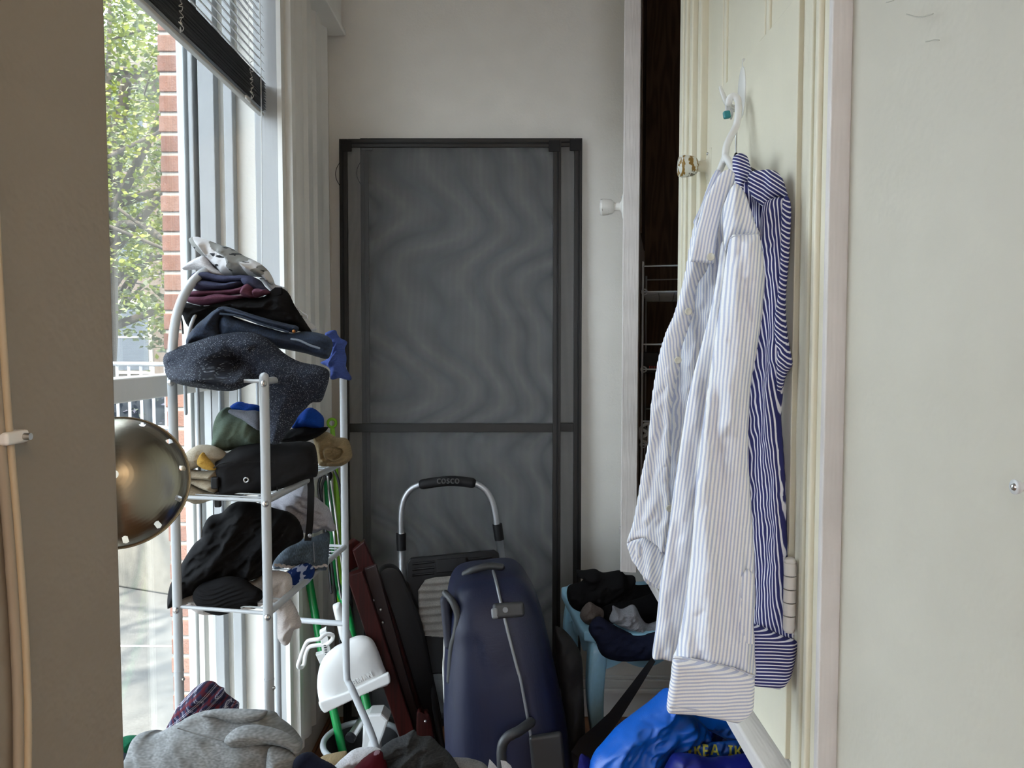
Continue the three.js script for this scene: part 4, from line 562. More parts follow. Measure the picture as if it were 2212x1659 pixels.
{
  const g = group('dark_jeans', 'dark blue jeans folded on the flecked sweater', 'jeans', G1);
  const jo = (d, t, sd) => ({ at: [570, 715, d], yaw: 0.25, T: t, Tb: 0.05, R: 0.028, h: 0.0045, fold: folds([[0.008, 0.035, -0.35, 6, sd, 0.7], [0.003, 0.016, -0.3, 5, sd + 4, 0.6]]), uvAng: 0.3 });
  mesh('leg_fold', pillow(a1([[960, 850], [1010, 780], [1150, 830], [1350, 890], [1560, 945], [1700, 930], [1860, 960], [1930, 1030], [1895, 1160], [1800, 1150], [1700, 1120], [1550, 1090], [1400, 1060], [1250, 1010], [1100, 1000], [980, 1000]]), jo(1.435, 0.045, 4)), C.jeans, g);
  mesh('leg_fold', pillow(a1([[680, 1030], [700, 970], [760, 890], [860, 800], [940, 740], [1000, 718], [1100, 738], [1230, 780], [1400, 830], [1560, 870], [1625, 885], [1640, 915], [1600, 945], [1480, 920], [1330, 870], [1150, 815], [1030, 785], [975, 830], [960, 900], [990, 960], [960, 1010], [800, 1040], [720, 1080]]), jo(1.425, 0.042, 14)), C.jeans, g);
  const f = frame(570, 715, 1.43, 0.25), q = (x, y, n) => f.at(...f.uv(...a1([[x, y]])[0]), n), st = std(lin(0.2, 0.24, 0.3), 0.8), seam = std(lin(0.02, 0.03, 0.055), 0.9);
  mesh('zip_tape', tube([q(1585, 1000, 0.046), q(1650, 1010, 0.047), q(1740, 1050, 0.047), q(1815, 1075, 0.044)], 0.0022, { rad: 6 }), st, g);
  mesh('seam', tube([q(1000, 790, 0.045), q(1150, 810, 0.05), q(1350, 880, 0.05), q(1560, 940, 0.046)], 0.0022, { rad: 6 }), seam, g); mesh('seam', tube([q(980, 740, 0.03), q(1200, 800, 0.046), q(1400, 860, 0.046), q(1600, 905, 0.04)], 0.0022, { rad: 6 }), seam, g); mesh('copper_rivet', place(new THREE.SphereGeometry(0.0035, 10, 8), q(1605, 935, 0.044)), std(lin(0.4, 0.16, 0.05), 0.4, { metalness: 0.8 }), g); rebase(g);
}
{
  const g = group('black_trousers', 'black nylon trousers bunched between jeans and mauve top', 'trousers', G1);
  mesh('fabric', pillow(a1([[625, 680], [700, 690], [760, 705], [850, 715], [980, 680], [1080, 650], [1200, 635], [1330, 640], [1400, 600], [1480, 560], [1550, 600], [1600, 700], [1650, 780], [1710, 870], [1750, 945], [1640, 930], [1500, 900], [1330, 850], [1150, 810], [1000, 770], [930, 760], [850, 830], [740, 910], [690, 870], [670, 820], [640, 750]]), { at: [520, 670, 1.46], yaw: 0.15, T: 0.04, Tb: 0.05, R: 0.03, h: 0.0045, fold: folds([[0.011, 0.04, -0.2, 4, 14, 0.9], [0.005, 0.018, 0.3, 3, 18, 0.7]]) }), C.black2, g);
  mesh('drawcord', tube([P(386, 670, 1.43), P(392, 690, 1.42), P(394, 704, 1.42), P(395, 720, 1.42)], 0.0018, { rad: 6 }), M.blackCord, g);
  mesh('waist_tab', slab(a1([[1400, 590], [1440, 560], [1490, 560], [1490, 610], [1420, 640]]), [585, 630, 1.435], 0.1, 0, 0.006, 0.001), C.black2, g); rebase(g);
}
const pile = (name, label, cat, m, layers, at) => { const g = group(name, label, cat, G1); layers.forEach(([pts, d, t, sd, ang = 0.1]) => mesh('folded_layer', pillow(a1(pts), { at: [...at, d], T: t, Tb: 0.045, R: Math.min(t, 0.018), h: 0.004, fold: folds([[0.007, 0.026, ang, 6, sd, 0.7], [0.003, 0.012, ang + 0.2, 4, sd + 4, 0.6]]) }), m, g)); rebase(g); };
pile('mauve_top', 'mauve cotton top knotted at one end', 'top', C.mauve, [[[[690, 640], [710, 600], [780, 585], [900, 580], [1050, 575], [1150, 555], [1210, 540], [1200, 600], [1080, 620], [950, 625], [820, 640], [720, 650]], 1.445, 0.03, 24], [[[692, 650], [720, 635], [830, 635], [960, 610], [1080, 625], [1180, 625], [1180, 645], [1060, 668], [950, 692], [850, 712], [750, 700], [700, 678]], 1.435, 0.035, 34], [[[1155, 600], [1180, 545], [1215, 525], [1250, 545], [1262, 590], [1262, 645], [1200, 645], [1165, 630]], 1.43, 0.03, 44, 0.9], [[[1255, 585], [1290, 565], [1330, 575], [1368, 575], [1372, 612], [1310, 630], [1270, 645], [1258, 620]], 1.425, 0.026, 54, 0.3]], [480, 640]);
pile('navy_shirt_folded', 'folded grey navy shirt above the mauve top', 'shirt', C.navyTee, [[[[735, 490], [770, 430], [850, 423], [940, 448], [1060, 455], [1180, 452], [1260, 468], [1300, 520], [1150, 515], [1000, 525], [860, 505], [760, 520]], 1.455, 0.032, 64], [[[738, 540], [760, 500], [860, 498], [1000, 520], [1130, 505], [1160, 520], [1130, 550], [1000, 582], [900, 588], [780, 582]], 1.445, 0.034, 74], [[[1170, 470], [1280, 478], [1335, 540], [1388, 592], [1340, 602], [1270, 590], [1180, 535]], 1.45, 0.03, 84, -0.5]], [480, 608]);
garment('white_flap_garment', a1([[655, 405], [700, 350], [790, 300], [850, 290], [900, 370], [960, 420], [1000, 455], [900, 450], [850, 410], [770, 405]]), { at: [440, 580, 1.475], T: 0.02, Tb: 0.03, R: 0.02, h: 0.004, fold: soft(0.004, 0.03, -0.5, 44) }, C.white, 'plain white cloth showing behind the rack arch', 'cloth', G1);
garment('monochrome_skirt', a1([[720, 150], [770, 125], [830, 140], [900, 165], [960, 190], [1060, 220], [1180, 290], [1290, 340], [1370, 410], [1415, 500], [1400, 530], [1340, 475], [1250, 465], [1150, 462], [1020, 460], [960, 400], [880, 330], [800, 270], [745, 210]]), { at: [500, 560, 1.49], T: 0.035, Tb: 0.05, R: 0.03, h: 0.0045, fold: folds([[0.011, 0.028, -0.75, 5, 54, 0.9], [0.004, 0.012, -0.6, 4, 58, 0.6]]) }, C.mono, 'black and white patterned garment crowning the heap', 'garment', G1);
{
  const g = group('white_drawstring_bag', 'white drawstring pouch tucked beside the black trousers', 'pouch', G1);
  mesh('pouch', pillow(a1([[1310, 480], [1380, 470], [1440, 530], [1530, 560], [1545, 610], [1600, 720], [1680, 790], [1740, 850], [1785, 900], [1780, 925], [1730, 930], [1640, 880], [1520, 700], [1420, 600], [1350, 530]]), { at: [610, 650, 1.52], T: 0.02, Tb: 0.03, R: 0.02, h: 0.004, fold: soft(0.005, 0.03, -0.8, 64) }), C.white, g);
  mesh('string', tube([P(642, 667, 1.48), P(655, 676, 1.47), P(664, 682, 1.47), P(662, 688, 1.47), P(650, 680, 1.475), P(640, 690, 1.48)], 0.0013, { rad: 6 }), C.white, g); rebase(g);
}
garment('blue_rolled_shirt', a1([[1870, 960], [1900, 930], [1950, 920], [1965, 950], [1990, 985], [2050, 1020], [2030, 1080], [2045, 1160], [2040, 1240], [2085, 1320], [2075, 1350], [1990, 1330], [1920, 1340], [1910, 1250], [1830, 1200], [1890, 1160], [1920, 1060]]), { at: [728, 770, 1.6], T: 0.035, Tb: 0.035, R: 0.025, h: 0.004, fold: folds([[0.012, 0.028, 1.1, 3, 74, 0.9], [0.005, 0.014, 0.2, 3, 78, 0.6]]) }, C.blue, 'rolled mid-blue shirt at the end of the top shelf', 'shirt', G1);
// middle shelf
garment('royal_blue_cloth', a2([[1055, 160], [1120, 110], [1200, 125], [1290, 140], [1330, 190], [1300, 230], [1180, 215], [1100, 200]]), { at: [525, 885, 1.47], T: 0.02, Tb: 0.03, R: 0.02, h: 0.004, fold: soft(0.006, 0.03, 0.4, 84) }, C.royal, 'royal blue cloth crumpled on the sage green bag', 'cloth', G2);
{
  const g = group('sage_bag', 'sage green and grey stuffed cloth bag on the black case', 'bag', G2);
  mesh('bag_body', pillow(a2([[915, 480], [925, 400], [930, 300], [970, 200], [1030, 155], [1090, 185], [1180, 200], [1330, 215], [1350, 470], [1200, 490], [1080, 520], [1010, 530], [940, 510]]), { at: [510, 930, 1.45], T: 0.05, Tb: 0.06, R: 0.05, h: 0.005, fold: folds([[0.006, 0.05, 1.0, 3, 94, 0.8], [0.002, 0.02, 0.8, 3, 98, 0.6]]) }), C.sage, g);
  mesh('grey_panel', pillow(a2([[1040, 200], [1060, 175], [1180, 185], [1310, 200], [1310, 350], [1240, 320], [1170, 270], [1100, 235]]), { at: [520, 900, 1.405], T: 0.012, Tb: 0.02, R: 0.02, h: 0.004, fold: soft(0.002, 0.04, 0.4, 104) }), C.greyBlue, g); rebase(g);
}
garment('royal_blue_scarf', a2([[1590, 310], [1640, 220], [1700, 170], [1760, 165], [1840, 235], [1850, 310], [1840, 335], [1700, 330], [1610, 340]]), { at: [665, 905, 1.56], T: 0.035, Tb: 0.04, R: 0.03, h: 0.004, fold: soft(0.005, 0.035, 1.2, 114) }, C.royal, 'royal blue cloth folded above the tan trousers', 'cloth', G2);
garment('black_cloth', a2([[1480, 440], [1560, 350], [1700, 320], [1760, 335], [1880, 325], [1870, 360], [1780, 420], [1650, 460], [1520, 460]]), { at: [655, 940, 1.55], T: 0.035, Tb: 0.04, R: 0.025, h: 0.004, fold: soft(0.004, 0.03, 0.2, 124) }, C.black, 'black cloth squashed under the royal blue cloth', 'cloth', G2);
garment('tan_trousers', a2([[1760, 350], [1880, 370], [1950, 410], [2050, 430], [2090, 540], [2085, 600], [2020, 650], [1920, 660], [1830, 650], [1800, 560], [1780, 450]]), { at: [717, 968, 1.6], T: 0.04, Tb: 0.04, R: 0.03, h: 0.0035, fold: (() => { const f = soft(0.005, 0.03, 0.7, 134); return (u, v) => { const r = Math.hypot(u - 0.015, (v + 0.005) * 1.3); return f(u, v) + 0.006 * Math.sin(r * 420) * sstep(0.045, 0.02, r) - 0.02 * Math.exp(-((r / 0.012) ** 2)); }; })() }, C.tan, 'tan trousers rolled up at the shelf end', 'trousers', G2);
{
  const g = group('black_camera_bag', 'black soft-sided case with an eyelet on the middle shelf', 'bag', G2), f = frame(555, 1015, 1.42, 0.3);
  mesh('case_body', pillow(a2([[925, 620], [1000, 570], [1110, 500], [1280, 465], [1450, 470], [1650, 450], [1770, 470], [1800, 580], [1805, 700], [1790, 740], [1680, 770], [1500, 840], [1350, 880], [1150, 900], [980, 910], [950, 870], [940, 750]]), { at: [555, 1015, 1.42], yaw: 0.3, T: 0.05, Tb: 0.06, R: 0.022, h: 0.0045, tension: 0.35, fold: folds([[0.003, 0.06, 0.2, 4, 144, 0.8], [0.001, 0.02, 0.6, 3, 148, 0.6]]) }), phy(lin(0.008, 0.008, 0.009), 0.85, { specularIntensity: 0.4, bumpMap: rep(T.weave, 60), bumpScale: 0.0004 }), g);
  const q = (x, y, n = 0.055) => f.at(...f.uv(...a2([[x, y]])[0]), n); mesh('eyelet', place(new THREE.TorusGeometry(0.0042, 0.0014, 8, 20), q(1203, 735)), M.steel, g);
  mesh('seam', tube([q(935, 640, 0.048), q(1010, 600, 0.052), q(1200, 590, 0.052), q(1440, 590, 0.052)], 0.0011, { rad: 6 }), M.blackPlastic, g); mesh('seam', tube([q(1440, 570, 0.052), q(1450, 700, 0.052), q(1460, 850, 0.046)], 0.0011, { rad: 6 }), M.blackPlastic, g); mesh('zip', tube([q(1480, 760, 0.051), q(1600, 680, 0.051), q(1790, 600, 0.04)], 0.0014, { rad: 6 }), M.blackPlastic, g);
  mesh('buckle', place(new RoundedBoxGeometry(0.014, 0.022, 0.01, 2, 0.003), q(945, 765, 0.045)), M.blackPlastic, g); mesh('buckle', place(new RoundedBoxGeometry(0.012, 0.03, 0.01, 2, 0.003), q(962, 915, 0.03)), M.blackPlastic, g);
  const s = [[1735, 745], [1745, 850], [1742, 1000], [1735, 1150], [1718, 1295]].map(([x, y]) => a2([[x, y]])[0]), L = [], d0 = 1.5; for (const [x, y] of s) L.push([P(x - 7.5, y, d0), P(x + 7.5, y, d0), P(x + 7.5, y, d0 + 0.003), P(x - 7.5, y, d0 + 0.003)]); const str = mesh('hanging_strap', loft(L).toNonIndexed(), M.blackPlastic, g); str.geometry.computeVertexNormals();
  mesh('strap_snap', place(new THREE.SphereGeometry(0.0042, 12, 8), P(669.5, 1157, d0 - 0.001)), M.steel, str); rebase(g);
}
{
  const g = group('beige_trousers', 'cream trousers with a yellow pocket bag showing on the middle shelf', 'trousers', G2), ly = (pts, d, t, sd) => mesh('folded_layer', pillow(a2(pts), { at: [425, 1020, d], T: t, Tb: 0.04, R: t * 0.8, h: 0.004, fold: folds([[0.009, 0.03, -0.3, 3, sd, 0.8], [0.004, 0.014, -0.7, 3, sd + 4, 0.7]]) }), C.beige, g);
  ly([[660, 600], [700, 530], [780, 480], [860, 480], [930, 500], [1000, 550], [1030, 590], [960, 630], [900, 660], [800, 665], [700, 700], [662, 690]], 1.40, 0.03, 154); ly([[655, 680], [720, 690], [800, 700], [900, 695], [960, 690], [960, 780], [860, 775], [760, 765], [660, 755]], 1.392, 0.035, 164); ly([[655, 735], [740, 755], [810, 765], [870, 770], [960, 790], [970, 880], [860, 860], [740, 805], [660, 815]], 1.385, 0.038, 174); ly([[625, 900], [650, 800], [740, 815], [850, 865], [960, 890], [1000, 935], [900, 948], [800, 978], [720, 955], [630, 952]], 1.38, 0.042, 184);
  mesh('yellow_pocket', pillow(a2([[780, 605], [820, 540], [850, 575], [890, 620], [930, 670], [925, 695], [850, 690], [785, 650]]), { at: [445, 997, 1.36], T: 0.01, Tb: 0.012, R: 0.012, h: 0.003, fold: soft(0.005, 0.02, 0.6, 164) }), C.yellow, g); rebase(g);
}
// lowest shelf
garment('lilac_shirt', a2([[1380, 990], [1470, 940], [1560, 870], [1650, 810], [1700, 800], [1740, 880], [1820, 950], [1900, 1020], [1930, 1120], [1960, 1190], [1900, 1210], [1850, 1190], [1780, 1220], [1680, 1220], [1600, 1180], [1500, 1100]]), { at: [655, 1100, 1.58], yaw: 0.3, T: 0.04, Tb: 0.04, R: 0.03, h: 0.004, fold: folds([[0.012, 0.03, -0.7, 5, 174, 0.9], [0.005, 0.014, -0.5, 4, 178, 0.7]]) }, C.lilac, 'pale lilac grey shirt draped behind the hanging strap', 'shirt', G3);
{
  const g = group('grey_denim_shorts', 'faded grey denim shorts with a frayed hem', 'shorts', G3);
  mesh('denim', pillow(a2([[1480, 1390], [1560, 1320], [1680, 1285], [1780, 1265], [1900, 1225], [1900, 1350], [1890, 1480], [1870, 1540], [1750, 1530], [1600, 1510], [1430, 1530], [1420, 1470]]), { at: [650, 1190, 1.54], yaw: 0.3, T: 0.03, Tb: 0.035, R: 0.02, h: 0.004, tension: 0.3, fold: soft(0.004, 0.04, 0.1, 184), uvAng: 0.1 }), C.greyJeans, g);
  const f = frame(650, 1190, 1.54, 0.3), q = (x, y, n) => f.at(...f.uv(...a2([[x, y]])[0]), n), fray = []; for (let k = 0; k <= 24; k++) { const t = k / 24; fray.push(q(1440 + 430 * t, 1462 + 24 * Math.sin(t * 3) + 8 * Math.sin(k * 2.7), 0.034)); } mesh('frayed_hem', tube(fray, 0.0028, { rad: 6, seg: 80 }), C.sock, g); mesh('seam', tube([q(1760, 1280, 0.03), q(1765, 1380, 0.035), q(1770, 1460, 0.034)], 0.0014, { rad: 5 }), C.greyBlue, g); rebase(g);
}
garment('blue_printed_cloth', a2([[1530, 1580], [1600, 1520], [1700, 1490], [1770, 1540], [1760, 1610], [1700, 1680], [1600, 1730], [1540, 1680]]), { at: [648, 1245, 1.5], T: 0.025, Tb: 0.03, R: 0.025, h: 0.004, fold: soft(0.005, 0.03, 0.9, 194) }, C.print, 'blue and white printed cloth by the grey denim', 'cloth', G3);
garment('black_sweater', a2([[545, 1680], [620, 1530], [700, 1390], [760, 1310], [820, 1260], [830, 1170], [880, 1090], [980, 1060], [1070, 980], [1200, 960], [1320, 990], [1450, 1030], [1560, 1060], [1640, 1130], [1680, 1240], [1660, 1290], [1540, 1350], [1440, 1450], [1400, 1530], [1300, 1600], [1180, 1630], [1050, 1610], [950, 1650], [850, 1720], [700, 1770], [545, 1850]]), { at: [510, 1190, 1.43], yaw: 0.2, T: 0.06, Tb: 0.06, R: 0.05, h: 0.0045, fold: folds([[0.016, 0.07, 0.75, 3, 204, 0.9], [0.008, 0.03, 0.5, 3, 208, 0.8], [0.003, 0.014, 0.9, 3, 209, 0.5]]) }, cloth(lin(0.008, 0.008, 0.009)), 'heavy black knit sweater heaped on the lowest shelf', 'sweater', G3);
garment('white_socks', a3([[590, 230], [640, 140], [700, 130], [1050, 90], [1150, 30], [1220, 10], [1350, 40], [1365, 170], [1345, 200], [1400, 300], [1435, 410], [1380, 440], [1350, 530], [1310, 550], [1260, 500], [1255, 400], [1250, 310], [1180, 250], [1100, 280], [950, 300], [750, 330], [650, 300]]), { at: [520, 1310, 1.41], yaw: 0.2, T: 0.028, Tb: 0.03, R: 0.03, h: 0.004, fold: folds([[0.008, 0.04, 1.1, 3, 214, 0.8], [0.003, 0.016, 1.0, 3, 218, 0.6]]) }, C.sock, 'off-white socks hanging over the front of the lowest shelf', 'socks', G3);
garment('black_ribbed_sleeve', a3([[645, 180], [690, 110], [800, 70], [900, 52], [1000, 70], [1080, 120], [1140, 160], [1145, 215], [1110, 240], [1105, 280], [1040, 270], [950, 300], [850, 330], [760, 310], [680, 260]]), { at: [490, 1285, 1.355], T: 0.03, Tb: 0.02, R: 0.035, h: 0.0016, uvAng: Math.PI / 2 - 0.1, warp: 0, fold: (u, v) => 0.0018 * Math.sin((v + 0.02 * N3(u * 12, v * 5) + 0.12 * u * u) * 900) }, cloth(lin(0.009, 0.009, 0.01)), 'black ribbed knit sleeve lying across the white socks', 'sleeve', G3);
// foreground heap
garment('plaid_shirt', a3([[440, 1195], [500, 1060], [545, 980], [600, 920], [650, 870], [700, 845], [760, 855], [800, 890], [845, 900], [850, 940], [900, 980], [960, 1035], [900, 1120], [650, 1160], [540, 1200]]), { at: [430, 1535, 1.2], T: 0.04, Tb: 0.05, R: 0.04, h: 0.0045, uvAng: 0.7, warp: 0.25, fold: folds([[0.009, 0.026, 0.8, 5, 224, 0.8], [0.003, 0.012, 0.6, 3, 228, 0.6]]) }, C.plaid, 'dark red and navy plaid flannel bunched behind the grey sweatshirt', 'shirt', G4);
garment('grey_sweatshirt', a3([[150, 1460], [180, 1350], [210, 1250], [260, 1200], [340, 1185], [380, 1200], [540, 1120], [650, 1060], [780, 1030], [950, 1028], [1180, 1040], [1240, 1090], [1320, 1150], [1390, 1230], [1420, 1300], [1400, 1370], [1350, 1440], [1330, 1600], [1300, 1800], [150, 1800]]), { at: [470, 1620, 1.1], pitch: -0.35, T: 0.06, Tb: 0.1, R: 0.07, h: 0.0045, fold: folds([[0.012, 0.11, -0.45, 2.5, 234, 0.6], [0.004, 0.05, -0.8, 3, 238, 0.7]]) }, C.greyMarl, 'grey marl sweatshirt draped over the laundry heap', 'sweatshirt', G4);
{ const sw = scene.children.find((o) => o.name === 'grey_sweatshirt'), so = (d, t, sd) => ({ at: [560, 1610, d], pitch: -0.3, T: t * 0.7, Tb: 0.03, R: 0.03, h: 0.004, fold: folds([[0.007, 0.06, -0.4, 3, sd, 0.6], [0.002, 0.03, -0.3, 3, sd + 4, 0.6]]) });
  const add = (n, pts, o) => { const m = mesh(n, pillow(a3(pts), o), C.greyMarl, sw); m.position.copy(sw.position).negate(); };
  add('sleeve', [[870, 1260], [930, 1180], [1030, 1145], [1150, 1150], [1300, 1195], [1400, 1260], [1425, 1310], [1405, 1375], [1340, 1320], [1200, 1285], [1060, 1300], [940, 1310]], so(1.05, 0.03, 244)); add('hood_fold', [[690, 1075], [780, 1035], [950, 1026], [1170, 1038], [1130, 1110], [1000, 1140], [900, 1120], [800, 1090]], so(1.08, 0.022, 254)); add('side_panel', [[1190, 1330], [1280, 1310], [1390, 1370], [1350, 1450], [1340, 1620], [1190, 1620]], so(1.045, 0.03, 264));
  const f = frame(560, 1610, 1.06, 0, -0.3), sm = mesh('shoulder_seam', tube([[560, 1150], [640, 1175], [760, 1210], [900, 1245]].map((p) => f.at(...f.uv(...a3([p])[0]), 0.0165)), 0.0009, { rad: 5 }), C.greyMarl, sw); sm.position.copy(sw.position).negate(); }
garment('green_cloth', a3([[100, 1245], [190, 1230], [215, 1250], [180, 1370], [140, 1380], [95, 1320]]), { at: [280, 1610, 1.13], T: 0.015, Tb: 0.02, R: 0.02, h: 0.003, fold: soft(0.005, 0.02, 1.2, 244) }, C.green, 'scrap of bright green cloth beside the grey sweatshirt', 'cloth', G4);
garment('slate_blue_cloth', a3([[90, 1290], [150, 1340], [175, 1460], [180, 1700], [90, 1700]]), { at: [270, 1660, 1.12], T: 0.015, Tb: 0.02, R: 0.02, h: 0.004, fold: soft(0.004, 0.025, 1.3, 254) }, C.slate, 'slate blue cloth below the green scrap', 'cloth', G4);
garment('navy_cloth', a3([[1310, 1480], [1400, 1375], [1480, 1350], [1560, 1400], [1660, 1455], [1720, 1540], [1740, 1700], [1300, 1700]]), { at: [680, 1660, 1.2], pitch: -0.3, T: 0.03, Tb: 0.06, R: 0.04, h: 0.0045, fold: folds([[0.01, 0.026, -0.6, 5, 264, 0.9]]) }, C.navy, 'navy blue cloth sliding off the grey sweatshirt', 'cloth', G4);
garment('tan_cloth', a3([[1550, 1415], [1640, 1388], [1740, 1372], [1760, 1410], [1680, 1470], [1600, 1470]]), { at: [714, 1647, 1.32], T: 0.02, Tb: 0.04, R: 0.02, h: 0.004, fold: soft(0.004, 0.02, 0.3, 274) }, C.tan, 'tan cloth edge below the waste bin', 'cloth', G4);
{ // open hamper standing at the front
  const b4 = crop(680, 1480, 3.687), HC = P(890, 1690, 1.3);
  const g = group('laundry_hamper', 'round white fabric hamper full of dark laundry', 'hamper'), R = 0.125, top = HC.y - 0.035, b = lathe([[0.0001, 0.004], [R * 0.92, 0.004], [R, top], [R + 0.003, top], [R * 0.95, 0], [0.0001, 0]], 56); b.translate(HC.x, 0, HC.z); mesh('fabric_wall', b, cloth(lin(0.55, 0.54, 0.53)), g); mesh('rim_piping', place(new THREE.TorusGeometry(R + 0.001, 0.0035, 8, 64), V(HC.x, top, HC.z), 0, Math.PI / 2), cloth(lin(0.62, 0.6, 0.58)), g); rebase(g);
  garment('white_undershirt', b4([[120, 700], [180, 620], [240, 565], [310, 512], [400, 497], [480, 500], [540, 530], [500, 600], [420, 700], [300, 760], [150, 780]]), { at: [760, 1640, 1.25], pitch: -0.3, T: 0.025, Tb: 0.04, R: 0.03, h: 0.004, fold: soft(0.008, 0.03, 0.6, 284) }, C.white, 'white undershirt hanging out of the hamper', 'shirt', 'laundry in the hamper');
  T.maroonP = dtex(128, 128, (x, y) => { const d = Math.hypot(((x * 2) % 1) - 0.5, ((y * 2) % 1) - 0.5), n = tn(x, y, 20, 20, 66); return d < 0.14 + 0.12 * n ? [0.75, 0.66, 0.7] : [0.38, 0.1, 0.15]; });
  garment('maroon_sock', b4([[270, 720], [350, 620], [420, 560], [480, 530], [530, 545], [565, 620], [580, 720], [500, 800], [300, 800]]), { at: [795, 1645, 1.2], pitch: -0.2, T: 0.028, Tb: 0.04, R: 0.03, h: 0.004, fold: soft(0.004, 0.03, 0.9, 294) }, cloth(lin(0.5, 0.42, 0.45), { map: rep(T.maroonP, 14) }), 'maroon patterned sock beside the white undershirt', 'sock', 'laundry in the hamper');
  garment('charcoal_shirt', b4([[520, 520], [600, 445], [700, 405], [785, 362], [822, 410], [910, 412], [950, 440], [1010, 500], [1060, 540], [1120, 620], [1160, 720], [1100, 850], [600, 850], [550, 650]]), { at: [900, 1630, 1.24], pitch: -0.3, T: 0.045, Tb: 0.06, R: 0.04, h: 0.004, fold: folds([[0.016, 0.04, 0.5, 3, 304, 0.9], [0.007, 0.018, 0.2, 3, 308, 0.8]]) }, C.char, 'charcoal heather shirt twisted on top of the hamper', 'shirt', 'laundry in the hamper');
  garment('grey_mesh_cloth', b4([[1060, 600], [1180, 582], [1280, 600], [1350, 630], [1390, 690], [1380, 800], [1080, 800]]), { at: [1010, 1665, 1.28], pitch: -0.3, T: 0.02, Tb: 0.04, R: 0.03, h: 0.004, fold: soft(0.004, 0.04, 0.2, 314) }, cloth(lin(0.22, 0.21, 0.21)), 'grey cloth lining the far side of the hamper', 'cloth', 'laundry in the hamper');
  one('luggage_tag', slab(b4([[1378, 660], [1392, 590], [1430, 630], [1470, 680], [1440, 760], [1385, 760]]), [1062, 1655, 1.36], 0.1, -0.2, 0.001, 0), C.white, 'white paper tag with printed lines on the suitcase handle', 'tag'); one('luggage_tag', slab(b4([[1480, 600], [1520, 605], [1560, 640], [1590, 700], [1500, 720]]), [1098, 1655, 1.37], 0.1, -0.2, 0.001, 0), C.white, 'small white paper tag by the suitcase lock', 'tag');
}
// hidden crate that carries the front heap
one('storage_crate', bx(-0.60, -0.34, 0, 0.5, -1.2, -0.95, 0.01), std(lin(0.2, 0.14, 0.08), 0.8, { map: rep(T.wood, 4) }), 'wooden crate under the laundry heap', 'crate');
// ================================================================ RIGHT SIDE
const c6 = crop(1150, 1180, 3.16), c8 = crop(1320, 330, 3.529), c9 = crop(1290, 700, 3.017), c5 = crop(640, 1000, 2.517);
// pale blue side table
{
  const g = group('blue_side_table', 'pale blue painted side table with curved legs', 'table'); const Q = new THREE.Group(); Q.position.set(0.145, 0, -2.2); Q.rotation.y = -0.1; Q.updateMatrix();
  const W = 0.42, D = 0.4, top = 0.536, m = phy(lin(0.30, 0.56, 0.72), 0.4, { map: rep(T.chips, 2), clearcoat: 0.15 }); Q.rotation.y = 0.1; Q.updateMatrix();
  const oc = []; const cor = (x, z, sx, sz) => { for (const [a, b] of [[0, 0.05], [0.008, 0.025], [0.022, 0.022], [0.025, 0.008], [0.05, 0]]) oc.push([x + sx * a, z + sz * b]); }; cor(0, 0, 1, 1); oc.splice(0, 5, ...oc.slice(0, 5).reverse()); const o2 = [];
  const corner = (x, z, sx, sz, flip) => { const l = [[0, 0.055], [0.004, 0.03], [0.016, 0.024], [0.024, 0.016], [0.03, 0.004], [0.055, 0]].map(([a, b]) => [x + sx * a, z + sz * b]); o2.push(...(flip ? l.reverse() : l)); };
  corner(0, 0, 1, 1, false); corner(W, 0, -1, 1, true); corner(W, D, -1, -1, false); corner(0, D, 1, -1, true);
  const tp = ext(o2, 0.016, { bevel: 0.005, seg: 3 }); tp.rotateX(Math.PI / 2); tp.translate(0, top - 0.005, 0); mesh('table_top', toCreasedNormals(tp, 0.6), m, Q);
  const apron = (L) => { const p = [[0, 0], [L, 0], [L, -0.075]]; for (let k = 0; k <= 24; k++) { const t = 1 - k / 24; p.push([L * t, -0.05 - 0.02 * Math.abs(Math.cos(t * Math.PI * 3))]); } return ext(p, 0.014, { bevel: 0.001 }); };
  const yb = top - 0.026; let a = apron(W - 0.09); a.translate(0.045, yb, D - 0.035); mesh('apron', a, m, Q); a = apron(W - 0.09); a.translate(0.045, yb, 0.02); mesh('apron', a, m, Q); a = apron(D - 0.09); a.rotateY(-Math.PI / 2); a.translate(0.034, yb, 0.045); mesh('apron', a, m, Q); a = apron(D - 0.09); a.rotateY(-Math.PI / 2); a.translate(W - 0.02, yb, 0.045); mesh('apron', a, m, Q);
  for (const [x, z, dx, dz] of [[0.04, 0.04, -1, -1], [W - 0.04, 0.04, 1, -1], [0.04, D - 0.04, -1, 1], [W - 0.04, D - 0.04, 1, 1]]) { const rings = []; for (let k = 0; k <= 18; k++) { const t = k / 18, y = yb * (1 - t), bow = 0.014 * Math.sin(t * Math.PI * 1.9) * (1 - 0.3 * t), s = 0.024 - 0.011 * sstep(0.05, 0.75, t) + 0.005 * sstep(0.9, 1, t), r = []; for (let j = 0; j < 16; j++) { const b = j / 16 * Math.PI * 2, cx = Math.sign(Math.cos(b)) * Math.abs(Math.cos(b)) ** 0.5, cz = Math.sign(Math.sin(b)) * Math.abs(Math.sin(b)) ** 0.5; r.push(V(x + dx * bow + s * cx, y, z + dz * bow + s * cz)); } rings.push(r); } mesh('leg', loft(rings), m, Q); }
  for (const c of [...Q.children]) { c.applyMatrix4(Q.matrix); g.add(c); } rebase(g);
}
const GT = 'clothes on the blue side table';
